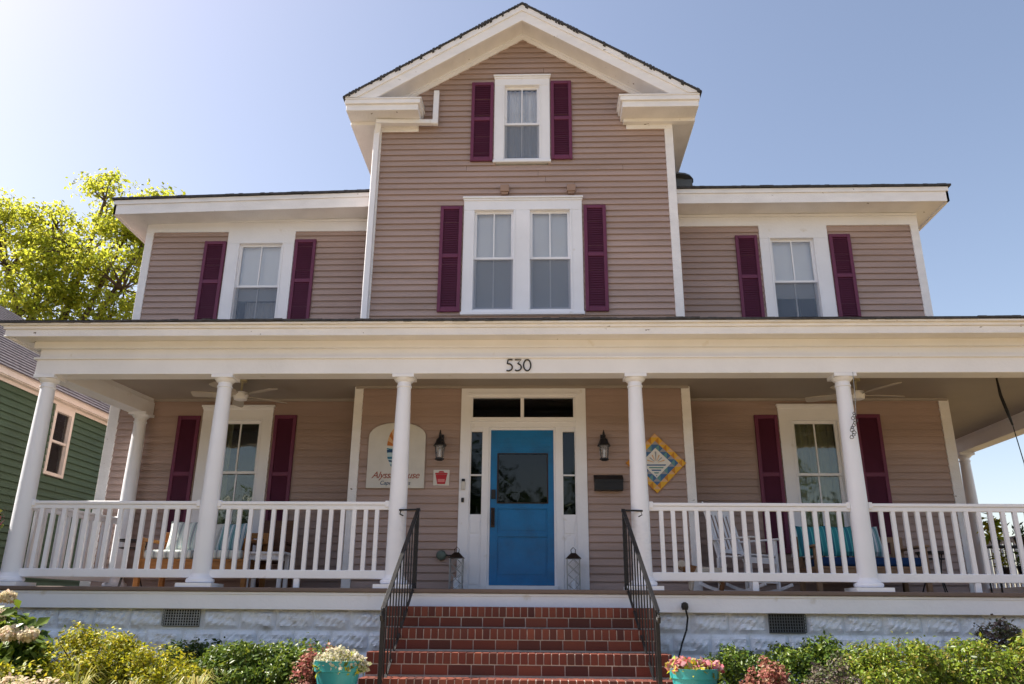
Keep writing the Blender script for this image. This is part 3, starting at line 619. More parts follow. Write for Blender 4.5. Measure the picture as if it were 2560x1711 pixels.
mb.add([(xl, ye, 3.055), (xr, ye, 3.055), (WR, WY, zr), (WL, WY, zr), (xl, WY+0.4, 3.055), (WL, WY+0.4, zr-0.02), (WR, RB+0.4, zr), (xr, RB+0.4, 3.055)],
       [(0, 1, 2, 3), (0, 3, 5, 4), (1, 7, 6, 2)])
mb.box(xl, xl+0.04, ye, WY+0.4, 3.031, 3.06).box(xr-0.04, xr, ye, RB+0.4, 3.031, 3.06)
mb.build('porch_roof', M['shingle'], house)
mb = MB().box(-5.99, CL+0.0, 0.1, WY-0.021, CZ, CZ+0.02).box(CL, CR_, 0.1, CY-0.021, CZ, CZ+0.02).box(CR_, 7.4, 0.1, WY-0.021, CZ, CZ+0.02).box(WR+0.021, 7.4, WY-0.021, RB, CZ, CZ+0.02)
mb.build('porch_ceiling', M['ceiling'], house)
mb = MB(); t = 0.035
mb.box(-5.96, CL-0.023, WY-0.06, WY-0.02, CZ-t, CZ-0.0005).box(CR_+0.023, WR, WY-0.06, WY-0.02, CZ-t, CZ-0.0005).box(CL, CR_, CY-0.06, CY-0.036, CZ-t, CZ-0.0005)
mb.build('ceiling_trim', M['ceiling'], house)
# columns
def column(name):
    prof = [(0.105, 0.10), (0.107, 0.13), (0.1055, 0.5), (0.1035, 1.0), (0.098, 1.5), (0.090, 2.0), (0.083, 2.30), (0.083, 2.33), (0.092, 2.335), (0.092, 2.352), (0.083, 2.357), (0.083, 2.395)]
    m = MB().lathe((0, 0, 0), prof, 32); return m
c0 = column('c').build('porch_column', M['column'], house, smooth=True, loc=(0, 0, 0))
# (mesh was built about the house origin: re-anchor at the column's own base)
def fix(o, base):
    o.location = Vector(base)-origin_of(o.parent)
capm = MB().lathe((0, 0, 0), [(0.083, 2.395), (0.100, 2.405), (0.118, 2.428), (0.122, 2.44)], 32).box(-0.13, 0.13, -0.13, 0.13, 2.4405, 2.479)
basm = MB().lathe((0, 0, 0), [(0.125, 0.045), (0.152, 0.055), (0.158, 0.075), (0.150, 0.095), (0.128, 0.103), (0.122, 0.115), (0.112, 0.13), (0.104, 0.16)], 32).box(-0.20, 0.20, -0.19, 0.20, 0.001, 0.045)
def raw(mbx, name, mat, smooth=True):
    me = bpy.data.meshes.new(name); me.from_pydata(mbx.v, [], mbx.f); me.materials.append(mat)
    bm = bmesh.new(); bm.from_mesh(me); bmesh.ops.recalc_face_normals(bm, faces=bm.faces); bm.to_mesh(me); bm.free()
    if smooth: me.polygons.foreach_set('use_smooth', [True]*len(me.polygons)); me.set_sharp_from_angle(angle=R(35))
    return me
bpy.data.objects.remove(c0)
mesh_sh, mesh_cap, mesh_bas = raw(column('c'), 'porch_column', M['column']), raw(capm, 'capital', M['column']), raw(basm, 'column_base', M['column'])
for (x, y) in ((-6.06, 0), (-3.85, 0), (-1.64, 0), (1.15, 0), (3.62, 0), (5.98, 0), (7.5, 0), (-5.82, 1.90), (7.5, 4.95)):
    c = bpy.data.objects.new('porch_column', mesh_sh); COL.objects.link(c); c.parent = house; fix(c, (x, y, 0))
    for n_, me in (('capital', mesh_cap), ('column_base', mesh_bas)):
        k = bpy.data.objects.new(n_, me); COL.objects.link(k); k.parent = c
# railings
balm = raw(MB().box(-0.023, 0.023, -0.018, 0.018, 0.19, 0.885), 'baluster', M['white'], False)
def railing(p, q, foot=True):
    p, q = Vector((*p, 0)), Vector((*q, 0)); L = (q-p).length; ang = math.atan2(q.y-p.y, q.x-p.x)
    m = MB().box(0, L, -0.032, 0.032, 0.925, 0.962).box(0, L, -0.02, 0.02, 0.872, 0.9245).box(0, L, -0.024, 0.024, 0.105, 0.198)
    m.box(0, 0.045, -0.036, 0.036, 0.9, 0.975).box(L-0.045, L, -0.036, 0.036, 0.9, 0.975)
    if foot: m.box(L/2-0.033, L/2+0.033, -0.02, 0.02, 0.001, 0.1045)
    me = raw(m, 'porch_railing', M['white'], False); o = bpy.data.objects.new('porch_railing', me); COL.objects.link(o); o.parent = house
    o.location = p-origin_of(house); o.rotation_euler = (0, 0, ang)
    bv = o.modifiers.new('b', 'BEVEL'); bv.width = 0.005; bv.segments = 1
    n = max(2, round(L/0.137)); 
    for i in range(n-1):
        b = bpy.data.objects.new('baluster', balm); COL.objects.link(b); b.parent = o; b.location = ((i+1)*L/n + random.uniform(-0.003, 0.003), 0, 0)
railing((-5.96, 0), (-3.95, 0), False); railing((-3.75, 0), (-1.74, 0)); railing((1.25, 0), (3.52, 0)); railing((3.72, 0), (5.88, 0)); railing((6.08, 0), (7.4, 0), False)
railing((-6.06, 0.1), (-5.86, 1.80), False); railing((7.5, 0.1), (7.5, 4.85))

# ------------------------------------------------------------------ brick steps
steps = thing('brick_steps', (-0.2, -1.0, GZ), 'red brick steps with pale mortar leading up to the porch', 'steps')
SX0, SX1 = -1.68, 1.26
STEPS = [(-0.50, -0.185), (-0.80, -0.395), (-1.10, -0.61), (-1.40, -0.825)]
mo = MB(); br = MB()
def rowb(x0, x1, y0, y1, z0, z1, pitch, off=0):
    x = x0-off
    while x < x1-0.01:
        a, b = max(x, x0)+0.0045, min(x+pitch, x1)-0.0045; x += pitch
        if b-a < 0.012: continue
        j = random.uniform(-0.003, 0.003); c = 0.004
        br.add([(a, y0+j, z0), (b, y0+j, z0), (b, y0+j+c, z1), (a, y0+j+c, z1), (a, y1, z0), (b, y1, z0), (b, y1, z1), (a, y1, z1)],
               [(0, 1, 2, 3), (3, 2, 6, 7), (0, 3, 7, 4), (1, 5, 6, 2), (0, 4, 5, 1), (4, 7, 6, 5)])
for i, (yn, zt) in enumerate(STEPS):
    a0, a1 = (SX0+0.06, SX1-0.06) if i < 2 else (SX0, SX1)
    zb = STEPS[i+1][1] if i < 3 else GZ
    yb = -0.17 if i == 0 else STEPS[i-1][0]+0.02
    mo.box(a0+0.004, a1-0.004, yn+0.0065, -0.165, zb-0.05, zt-0.008)
    rowb(a0, a1, yn-0.004, yn+0.20, zt-0.100, zt, 0.0745)
    rowb(a0, a1, yn+0.206, max(yb, yn+0.30), zt-0.06, zt-0.001, 0.0745, 0.03)
    rowb(a0, a1, yn-0.001, yn+0.10, zt-0.198, zt-0.110, 0.224, 0.1+0.07*(i % 2))
for s, x in ((-1, SX0), (1, SX1)):
    pass
mo.build('mortar', M['mortar'], steps); br.build('bricks', M['brick'], steps, bevel=0.0025, seg=1)

# iron handrails
def handrail(s, label):
    xt, xb = (-1.385, -1.455) if s < 0 else (0.945, 1.075); yt, yb_ = -0.12, -1.52; zt, zb = 0.865, -0.195
    h = thing('iron_handrail', (xb, yb_, STEPS[3][1]), label, 'handrail')
    P = lambda u, dz=0: Vector((xt+(xb-xt)*u, yt+(yb_-yt)*u, zt+(zb-zt)*u+dz))
    MB().box(xt-0.016, xt+0.016, yt-0.016, yt+0.016, 0.001, zt+0.0).build('newel_post', M['black'], h)
    MB().box(xb-0.018, xb+0.018, yb_-0.018, yb_+0.018, GZ, zb).build('newel_post', M['black'], h)
    m = MB().bar(P(-0.01), P(1.02), 0.042, 0.02); m.bar(P(0)+Vector((0, 0, 0)), P(0)+Vector((s*-0.0, 0.1, 0.0)), 0.03, 0.02)
    m.tube([P(1.02), P(1.05, -0.03), P(1.045, -0.07), P(1.02, -0.085), P(1.0, -0.07)], 0.017, 8)
    m.bar((xt-0.02*s, yt, zt), (xt+s*0.22, yt+0.02, zt-0.005), 0.02, 0.02)
    m.tube([(xt+s*0.2, yt+0.02, zt-0.01), (xt+s*0.21, yt+0.02, zt-0.05), (xt+s*0.17, yt+0.02, zt-0.07)], 0.008, 6)
    m.build('top_rail', M['black'], h, bevel=0.004)
    MB().bar(P(0, -0.80), P(1.0, -0.80), 0.025, 0.012).build('bottom_rail', M['black'], h)
    for i in range(1, 11):
        u = i/11; b = MB().tube([P(u, -0.80), P(u, -0.6), P(u, -0.25), P(u, -0.01)], [0.007, 0.0075, 0.007, 0.007], 6); b.build('baluster', M['black'], h)
handrail(-1, 'black iron stair handrail at the left side of the brick steps, beside the white-flowered pot')
handrail(1, 'black iron stair handrail at the right side of the brick steps, beside the pink-flowered pot')

# ------------------------------------------------------------------ porch fittings
def text_mesh(body, size, shear=0.0, bold=0.0, spacing=1.0):
    c = bpy.data.curves.new('txt', 'FONT'); c.body = body; c.size = size; c.shear = shear; c.offset = bold; c.extrude = 0.0015; c.space_character = spacing; c.align_x = 'CENTER'
    o = bpy.data.objects.new('txt', c); COL.objects.link(o); bpy.context.view_layer.update()
    me = bpy.data.meshes.new_from_object(o.evaluated_get(bpy.context.evaluated_depsgraph_get())); bpy.data.objects.remove(o); return me
def put_text(name, body, size, loc, mat, parent, **k):
    me = text_mesh(body, size, **k); me.materials.clear(); me.materials.append(mat)
    o = bpy.data.objects.new(name, me); COL.objects.link(o); o.parent = parent
    o.location = Vector(loc)-origin_of(parent); o.rotation_euler = (R(90), 0, 0); return o
# house number 530 as bent metal strokes
hn = thing('house_number', (-0.25, -0.13, 2.50), 'black metal house number 530 on the white porch beam above the steps', 'house number')
def arc(cx, cz, rx, rz, a0, a1, n=14): return [(cx+rx*math.cos(R(a0+(a1-a0)*i/n)), cz+rz*math.sin(R(a0+(a1-a0)*i/n))) for i in range(n+1)]
D5 = [(0.085, 0.145), (0.030, 0.145), (0.022, 0.092)] + arc(0.036, 0.048, 0.046, 0.046, 95, -120)
D3 = [(0.005, 0.145), (0.078, 0.145), (0.038, 0.092)] + arc(0.036, 0.048, 0.046, 0.045, 80, -130)
D0 = arc(0.045, 0.074, 0.043, 0.072, 90, 450, 26)
for k, dg in enumerate((D5, D3, D0)):
    ox = -0.405+k*0.108; MB().tube([(ox+u, -0.137, 2.505+v*0.97) for u, v in dg], 0.0085, 6).build('digit', M['black'], hn)
# wall lanterns
def wall_lantern(x, label):
    z = 1.87; y = CY-0.16
    L = thing('wall_lantern', (x, CY-0.02, z-0.12), label, 'wall lantern', 'lanterns on the wall either side of the door')
    m = MB().box(x-0.035, x+0.035, CY-0.04, CY-0.019, z-0.02, z+0.18)
    m.tube([(x, CY-0.03, z+0.10), (x, CY-0.09, z+0.16), (x, y, z+0.19), (x, y, z+0.13)], 0.008, 8)
    m.build('bracket', M['black'], L)
    m = MB().lathe((x, y, z), [(0.085, -0.005), (0.088, 0.01), (0.062, 0.05), (0.05, 0.09), (0.022, 0.115), (0.012, 0.15), (0.017, 0.165), (0.004, 0.22)], 8)
    m.lathe((x, y, z), [(0.03, -0.20), (0.062, -0.185), (0.062, -0.17), (0.055, -0.165)], 8)
    for k in range(4):
        a = R(45+90*k); m.bar((x+0.058*math.cos(a), y+0.058*math.sin(a), z-0.17), (x+0.078*math.cos(a), y+0.078*math.sin(a), z), 0.008, 0.008)
    m.build('lantern_frame', M['black'], L)
    MB().lathe((x, y, z), [(0.052, -0.163), (0.070, -0.006)], 16).build('lantern_glass', veil('seeded_glass', (0.5, 0.5, 0.52), 0.35), L, smooth=True)
    MB().lathe((x, y, z), [(0.014, -0.15), (0.014, -0.06), (0.004, -0.04)], 10).build('bulb', M['blind'], L)
wall_lantern(-1.335, 'black coach lantern on the wall left of the door, above the red plaque')
wall_lantern(0.86, 'black coach lantern on the wall right of the door, above the letterbox')
# mailbox
mb_ = thing('letterbox', (0.91, CY-0.06, 1.28), 'wide black metal letterbox on the wall right of the blue door', 'mailbox')
MB().box(0.725, 1.10, CY-0.13, CY-0.02, 1.29, 1.44).build('box_body', M['black'], mb_, bevel=0.008)
MB().add([(0.72, CY-0.14, 1.43), (1.105, CY-0.14, 1.43), (1.105, CY-0.02, 1.505), (0.72, CY-0.02, 1.505), (0.72, CY-0.14, 1.395), (1.105, CY-0.14, 1.395), (1.105, CY-0.02, 1.44), (0.72, CY-0.02, 1.44)], [(0,1,2,3),(4,5,1,0),(5,6,2,1),(4,0,3,7),(7,3,2,6)]).build('lid', M['black'], mb_)
# alarm plaque
pq = thing('wall_plaque', (-1.31, CY-0.02, 1.36), 'small white plaque with a red keystone emblem left of the door', 'plaque')
MB().box(-1.425, -1.21, CY-0.030, CY-0.020, 1.36, 1.57).build('plate', M['signwhite'], pq)
MB().prism([(-1.395, 1.505), (-1.24, 1.505), (-1.265, 1.38), (-1.37, 1.38)], CY-0.035, CY-0.0305).box(-1.40, -1.235, CY-0.035, CY-0.0305, 1.508, 1.528).prism([(-1.36, 1.532), (-1.275, 1.532), (-1.292, 1.552), (-1.343, 1.552)], CY-0.035, CY-0.0305).build('emblem', M['red'], pq)
MB().box(-1.365, -1.27, CY-0.038, CY-0.0352, 1.405, 1.445).build('emblem_band', M['pink'], pq)
# doorbell and lock pad on the door trim
db = thing('doorbell', (-1.015, yf-0.02, 1.30), 'white doorbell with a dark camera top on the left door post', 'doorbell')
MB().box(-1.045, -0.99, yf-0.035, yf-0.0105, 1.30, 1.41).build('bell_body', M['signwhite'], db, bevel=0.006); MB().box(-1.04, -0.995, yf-0.036, yf-0.0105, 1.412, 1.445).build('camera_eye', M['black'], db, bevel=0.004)
db = thing('bell_button', (-1.02, yf-0.02, 1.13), 'small dark oval bell button below the doorbell', 'bell button')
MB().lathe((-1.02, yf-0.02, 1.165), [(0.018, -0.028), (0.02, 0), (0.018, 0.028)], 12).build('button', M['black'], db, smooth=True)
# covered outlet
oc = thing('outlet_cover', (-1.28, CY-0.03, 0.40), 'round grey-green outlet cover low on the mauve wall, next to the left floor lantern', 'outlet cover')
m = MB(); pts = [(-1.28, CY-0.02, 0.455), (-1.28, CY-0.05, 0.455), (-1.28, CY-0.085, 0.45), (-1.28, CY-0.10, 0.45)]
m.tube(pts, [0.065, 0.065, 0.055, 0.03], 16); m.build('cover', M['lgreen'], oc, smooth=True)
m = MB().tube([(-1.24, CY-0.04, 0.46), (-1.16, CY-0.05, 0.455), (-1.08, CY-0.05, 0.43)], 0.008, 6); m.build('cord', M['black'], oc)
# hanging signs ------------------------------------------------
sg = thing('inn_sign', (-1.935, CY-0.03, 1.32), 'arched cream sign with orange sunrays over blue waves and script lettering, behind the porch column', 'sign')
x0, x1, zb, zs, ztp = -2.325, -1.545, 1.32, 2.00, 2.215; xm = (x0+x1)/2
arch = [(x0, zb), (x1, zb), (x1, zs)] + [(xm+(x1-xm)*math.cos(R(a))**0.9 if a < 90 else xm, zs+0.02+(ztp-zs-0.02)*math.sin(R(a))) for a in (8, 18, 30, 42, 55, 68, 80)] + [(xm, ztp)]
arch += [(2*xm-p[0], p[1]) for p in arch[2:-1][::-1]]
MB().prism(arch, CY-0.055, CY-0.022).build('sign_board', M['signwhite'], sg, bevel=0.004, seg=1)
YS = CY-0.0575
ecx, ecz, erx, erz = -1.935, 1.865, 0.135, 0.285
def ell(a): return (ecx+erx*math.cos(R(a)), ecz+erz*math.sin(R(a)))
for mname, rays in (('orange', [(8, 22), (38, 54), (72, 88), (96, 114), (130, 146), (160, 174)]), ('sand', [(22.5, 37.5), (54.5, 71.5), (114.5, 129.5), (146.5, 159.5)])):
    m = MB()
    for a, b in rays: m.prism([(ecx, ecz+0.02)] + [ell(a), ell((a+b)/2), ell(b)], YS, YS+0.002)
    m.build('sunrays', M[mname], sg)
for mname, bands in (('blue1', [(-0.075, -0.035), (-0.20, -0.175)]), ('blue2', [(-0.022, -0.008), (-0.145, -0.115), (-0.27, -0.225)])):
    m = MB()
    for a, b in bands:
        def hx(z): return erx*math.sqrt(max(0.02, 1-((z)/erz)**2))
        top = []; bot = []
        for i in range(9):
            u = -1+2*i/8; wv = 0.010*math.sin(u*2.6+a*40)
            top.append((ecx+hx(b)*u, ecz+b+wv)); bot.append((ecx+hx(a)*u, ecz+a+wv))
        m.prism(bot+top[::-1], YS, YS+0.002)
    m.build('waves', M[mname], sg)
m = MB().prism([ell(a) for a in range(180, 361, 12)], YS+0.0022, YS+0.0023); m.build('wave_ground', M['paleblue'], sg)
put_text('script_lettering', 'Alyssa House', 0.128, (-1.935, YS, 1.452), M['scriptred'], sg, shear=0.35, spacing=0.92)
put_text('small_lettering', 'Cape Charles', 0.075, (-1.935, YS, 1.365), M['blue1'], sg, shear=0.25)
# quilt block -----------------------------------------------------
qb = thing('quilt_panel', (1.56, CY-0.03, 1.26), 'diamond-shaped painted quilt panel in yellow, blue and white beside the right centre column', 'wall panel')
qx, qz, H = 1.555, 1.665, 0.285
def rot(u, v): c = math.sqrt(0.5); return (qx+(u-v)*c, qz+(u+v)*c)
MB().prism([rot(-H, -H), rot(H, -H), rot(H, H), rot(-H, H)], CY-0.045, CY-0.022).build('panel_board', M['qorange'], qb)
bins = {k: MB() for k in ('yellow', 'qorange', 'qblue', 'qteal', 'qgrey', 'qwhite', 'sand')}
n = 8; c_ = 2*H/n*0.985
for i in range(n):
    for j in range(n):
        ringi = min(i, j, n-1-i, n-1-j)
        if ringi >= 2: continue
        u0, v0 = -H*0.985+i*c_, -H*0.985+j*c_; A, B_, C_, D_ = rot(u0, v0), rot(u0+c_, v0), rot(u0+c_, v0+c_), rot(u0, v0+c_)
        ks = (('yellow', 'qorange') if (i+j) % 2 else ('yellow', 'sand')) if ringi == 0 else (('qblue', 'qteal') if (i*3+j) % 2 else ('qblue', 'qgrey'))
        t1, t2 = ((A, B_, C_), (A, C_, D_)) if (i+j) % 2 else ((A, B_, D_), (B_, C_, D_))
        bins[ks[0]].prism(t1, CY-0.0475, CY-0.0455); bins[ks[1]].prism(t2, CY-0.0475, CY-0.0455)
h = H*0.5
bins['qwhite'].prism([rot(-h, -h), rot(h, -h), rot(h, h), rot(-h, h)], CY-0.049, CY-0.0476)
h2 = h*0.8
for k in range(5):
    z = -0.02-0.035*k; wd = (h2*math.sqrt(2)+z)*0.95
    bins['qblue' if k % 2 == 0 else 'qteal'].prism([(qx-wd, qz+z), (qx+wd, qz+z), (qx+wd-0.012, qz+z-0.017), (qx-wd+0.012, qz+z-0.017)], CY-0.0505, CY-0.0492)
for k in range(7):
    a = R(18+24*k); rr = h2*math.sqrt(2)/(abs(math.cos(a))+abs(math.sin(a)))*0.95
    bins['qgrey' if k % 2 else 'sand'].prism([(qx+0.03*math.cos(a-0.1), qz+0.03*math.sin(a-0.1)), (qx+rr*math.cos(a-0.07), qz+rr*math.sin(a-0.07)), (qx+rr*math.cos(a+0.07), qz+rr*math.sin(a+0.07)), (qx+0.03*math.cos(a+0.1), qz+0.03*math.sin(a+0.1))], CY-0.0505, CY-0.0492)
m = MB()
for i, (k, b_) in enumerate(bins.items()):
    n0 = len(m.v); m.v += b_.v; m.f += [tuple(q+n0 for q in f) for f in b_.f]; m.mi += [i]*len(b_.f)
m.build('quilt_pattern', [M[k] for k in bins], qb)
# floor lanterns beside the door
def floor_lantern(x, label, seed):
    y = 1.18; rnd = random.Random(seed)
    L = thing('floor_lantern', (x, y, 0.0), label, 'lantern', 'lanterns standing either side of the door')
    hw = 0.085
    m = MB().box(x-hw, x+hw, y-hw, y+hw, 0.001, 0.025)
    for a in (-1, 1):
        for b in (-1, 1): m.bar((x+a*hw*0.93, y+b*hw*0.93, 0.02), (x+a*hw*0.93, y+b*hw*0.93, 0.41), 0.010, 0.010)
    for (ax, ay, ux, uy) in ((-1, -1, 1, 0), (-1, 1, 1, 0), (-1, -1, 0, 1), (1, -1, 0, 1)):
        for k in range(3):
            z0_, z1_ = 0.03+k*0.125, 0.03+(k+1)*0.125
            P = lambda t_: (x+ax*hw*0.93+ux*t_*hw*1.86, y+ay*hw*0.93+uy*t_*hw*1.86)
            mid = (z0_+z1_)/2
            for (ta, za, tb, zb_) in ((0.5, z0_, 0.08, mid), (0.5, z0_, 0.92, mid), (0.08, mid, 0.5, z1_), (0.92, mid, 0.5, z1_)):
                m.bar((*P(ta), za), (*P(tb), zb_), 0.006, 0.006)
    m.build('lattice_frame', M['grey'], L)
    m = MB(); s = hw*1.15
    m.add([(x-s, y-s, 0.41), (x+s, y-s, 0.41), (x+s, y+s, 0.41), (x-s, y+s, 0.41), (x-0.03, y-0.03, 0.48), (x+0.03, y-0.03, 0.48), (x+0.03, y+0.03, 0.48), (x-0.03, y+0.03, 0.48)], [(0,3,2,1),(4,5,6,7),(0,1,5,4),(1,2,6,5),(2,3,7,6),(3,0,4,7)])
    m.tube([(x-0.025, y, 0.48), (x-0.03, y, 0.52), (x, y, 0.55), (x+0.03, y, 0.52), (x+0.025, y, 0.48)], 0.005, 6)
    m.build('lantern_roof', M['bronze'], L)
    MB().lathe((x, y, 0.025), [(0.035, 0), (0.035, 0.14), (0.03, 0.145)], 14).build('candle', M['blind'], L, smooth=True)
floor_lantern(-1.06, 'grey lattice lantern with dark peaked top standing on the porch left of the door', 1)
floor_lantern(0.425, 'grey lattice lantern with dark peaked top standing on the porch right of the door', 2)
# ceiling fans
def fan(x, y, a0, label):
    L = thing('ceiling_fan', (x, y, CZ), label, 'ceiling fan', 'white ceiling fans under the porch ceiling')
    MB().lathe((x, y, 0), [(0.06, CZ-0.03), (0.065, CZ-0.001)], 16).tube([(x, y, CZ-0.02), (x, y, CZ-0.16)], 0.014, 8).build('mount', M['gold'], L)
    MB().lathe((x, y, 0), [(0.03, CZ-0.29), (0.085, CZ-0.275), (0.10, CZ-0.22), (0.09, CZ-0.175), (0.03, CZ-0.155)], 20).build('motor', M['white'], L, smooth=True)
    for k in range(5):
        a = R(a0+72*k); d = Vector((math.cos(a), math.sin(a), 0)); n_ = Vector((-d.y, d.x, 0)); c = Vector((x, y, CZ-0.215))
        vs = []
        for (r_, w_) in ((0.10, 0.02), (0.18, 0.035), (0.22, 0.06), (0.45, 0.075), (0.62, 0.075), (0.65, 0.055)):
            for s in (-1, 1):
                for t_ in (0, 0.008): vs.append(c+d*r_+n_*w_*s+Vector((0, 0, s*0.014+t_)))
        fs = []
        for i in range(5):
            b = i*4; fs += [(b, b+2, b+6, b+4), (b+1, b+5, b+7, b+3), (b, b+4, b+5, b+1), (b+2, b+3, b+7, b+6)]
        fs += [(0, 1, 3, 2), (20, 22, 23, 21)]
        MB().add(vs, fs).build('blade', M['fanwhite'], L)
fan(-4.05, 1.05, -30, 'white ceiling fan over the left side of the porch, behind the second column')
fan(4.20, 1.05, 10, 'white ceiling fan over the right side of the porch, above the teal pillows')
# hanging bits
hr = thing('hanging_rod', (6.02, 1.0, CZ), 'slim black rod with a trailing cord hanging from the right porch ceiling', 'hanging rod')
MB().tube([(6.02, 1.0, CZ), (6.03, 1.0, 2.5), (6.07, 1.0, 2.3), (6.11, 1.0, 2.1)], [0.012, 0.02, 0.022, 0.012], 8).build('rod', M['black'], hr)
MB().tube([(6.11, 1.0, 2.1), (6.13, 1.0, 1.9), (6.16, 1.0, 1.6), (6.15, 1.0, 1.4), (6.09, 1.0, 1.0), (6.09, 0.98, 0.5), (6.10, 0.97, 0.02)], 0.007, 6).build('cord', M['black'], hr)
wc = thing('wind_chime', (3.66, -0.14, 2.45), 'small grey metal wind chime hanging against the fourth column', 'wind chime')
MB().tube([(3.70, -0.15, 2.48), (3.685, -0.16, 2.2), (3.665, -0.16, 1.95)], 0.004, 5).build('chime_string', M['grey'], wc)
m = MB(); rn = random.Random(4)
for k in range(11):
    zx = 1.98-0.028*k; xx = 3.66-0.0065*k+rn.uniform(-0.02, 0.02); rr = rn.uniform(0.014, 0.024)
    m.tube([(xx+rr*math.cos(a), -0.155+0.012*math.sin(a*2), zx+rr*math.sin(a)) for a in [R(40*q) for q in range(10)]], 0.004, 5)
m.build('chime_rings', M['vent'], wc)
# spotlight and cord on the skirt
sl = thing('garden_spotlight', (1.55, -0.25, -0.15), 'small black spotlight with a long cord on the porch skirt right of the steps', 'spotlight')
MB().lathe((1.55, -0.255, -0.17), [(0.012, 0.05), (0.035, 0.035), (0.04, 0.0), (0.03, -0.03)], 14).box(1.53, 1.57, -0.24, -0.205, -0.19, -0.15).build('lamp_head', M['black'], sl, smooth=True)
MB().tube([(1.56, -0.25, -0.20), (1.575, -0.245, -0.28), (1.56, -0.22, -0.40), (1.50, -0.24, -0.54), (1.44, -0.3, -0.7), (1.42, -0.35, -0.98)], 0.010, 6).build('cord', M['black'], sl)

# ------------------------------------------------------------------ porch furniture
def cushion_mb(cx, cy, cz, w_, h_, t_, tilt=-15, rz=0, n=10):
    vs = []; fs = []; Mx = Matrix.Rotation(R(rz), 3, 'Z') @ Matrix.Rotation(R(tilt), 3, 'X')
    for s in (-1, 1):
        for j in range(n+1):
            for i in range(n+1):
                u, v = -1+2*i/n, -1+2*j/n; th = t_/2*((1-abs(u)**3)*(1-abs(v)**3))**0.5
                pinch = 1-0.06*(1-v*v)*0 - 0.05*(1-abs(u))*0
                e = 1-0.07*(1-u*u)*abs(v)**2-0.0; f2 = 1-0.07*(1-v*v)*abs(u)**2
                vs.append(Vector((cx, cy, cz)) + Mx @ Vector((u*w_/2*f2, s*th, v*h_/2*e)))
    N1 = (n+1)*(n+1)
    for j in range(n):
        for i in range(n):
            a = j*(n+1)+i; fs.append((a, a+1, a+n+2, a+n+1)); fs.append((N1+a, N1+a+n+1, N1+a+n+2, N1+a+1))
    return MB().add(vs, fs)
def pillow(x, y, z, w_, h_, mat, label, rz=0, tilt=-18, group=None):
    m = cushion_mb(0, 0, 0, w_, h_, 0.15, tilt, rz); me = raw(m, 'pillow', mat)
    o = bpy.data.objects.new('pillow', me); COL.objects.link(o); o.location = (x, y, z); prop(o, label, 'pillow', group)
def sofa(x0, x1, y0, y1, frame, cush, label, loc, seat=0.36, back=0.74, apron=0.14, arm=0.58):
    S = thing('porch_sofa', loc, label, 'sofa')
    for x in (x0, x1-0.06):
        for y in (y0, y1-0.06): MB().box(x, x+0.06, y, y+0.06, 0.001, arm if y == y0 else back).build('leg', frame, S, bevel=0.006)
    MB().box(x0+0.06, x1-0.06, y0+0.01, y0+0.035, seat-apron, seat-0.03).box(x0+0.061, x1-0.061, y1-0.05, y1-0.02, seat-apron, seat-0.03).box(x0+0.01, x0+0.035, y0+0.06, y1-0.06, seat-apron, seat-0.03).box(x1-0.035, x1-0.01, y0+0.06, y1-0.06, seat-apron, seat-0.03).build('apron', frame, S)
    MB().box(x0+0.005, x1-0.005, y0+0.004, y1-0.06, seat-0.029, seat).build('seat_frame', frame, S, bevel=0.006)
    m = MB().box(x0+0.06, x1-0.06, y1-0.055, y1-0.005, back-0.07, back).box(x0+0.06, x1-0.06, y1-0.055, y1-0.005, seat+0.02, seat+0.08)
    n = int((x1-x0)/0.11)
    for i in range(n): xx = x0+0.08+(x1-x0-0.16)*(i+0.5)/n; m.box(xx-0.025, xx+0.025, y1-0.045, y1-0.02, seat+0.08, back-0.07)
    m.build('backrest', frame, S)
    for x in (x0-0.02, x1-0.07): MB().box(x, x+0.09, y0-0.03, y1, arm+0.001, arm+0.03).build('armrest', frame, S, bevel=0.008)
    n = max(1, round((x1-x0)/0.75))
    for i in range(n):
        a = x0+0.065+(x1-x0-0.13)*i/n; b = x0+0.065+(x1-x0-0.13)*(i+1)/n
        MB().box(a+0.004, b-0.004, y0+0.01, y1-0.08, seat+0.001, seat+0.11).build('seat_cushion', cush, S, bevel=0.035, seg=4)
sofa(-5.02, -3.62, 0.80, 1.55, M['wood'], M['stripe'], 'honey-coloured wooden porch sofa with pale striped seat cushions at the left end of the porch', (-4.3, 1.2, 0))
pillow(-4.60, 1.15, 0.66, 0.42, 0.42, M['stripe'], 'pale striped pillow on the wooden sofa, left of the second column', rz=8)
pillow(-4.33, 1.22, 0.65, 0.40, 0.40, M['cushion'], 'plain off-white pillow on the wooden sofa, partly behind the second column', rz=-4)
pillow(-3.98, 1.15, 0.64, 0.40, 0.42, M['stripeb'], 'blue striped pillow at the right end of the wooden sofa', rz=-14)
# dark armchair
ch = thing('armchair', (-3.55, 1.55, 0), 'dark brown wooden armchair in the corner between wooden sofa and white stool', 'chair')
MB().box(-3.80, -3.30, 1.62, 1.67, 0.35, 0.92).build('backrest', M['darkwood'], ch, bevel=0.01)
MB().box(-3.80, -3.30, 1.2, 1.62, 0.36, 0.42).build('seat', M['darkwood'], ch, bevel=0.01)
for x in (-3.78, -3.34):
    for y in (1.22, 1.6): MB().box(x, x+0.045, y, y+0.045, 0.001, 0.36).build('leg', M['darkwood'], ch)
    MB().box(x-0.01, x+0.055, 1.2, 1.62, 0.58, 0.61).box(x, x+0.045, 1.22, 1.26, 0.42, 0.58).build('armrest', M['darkwood'], ch)
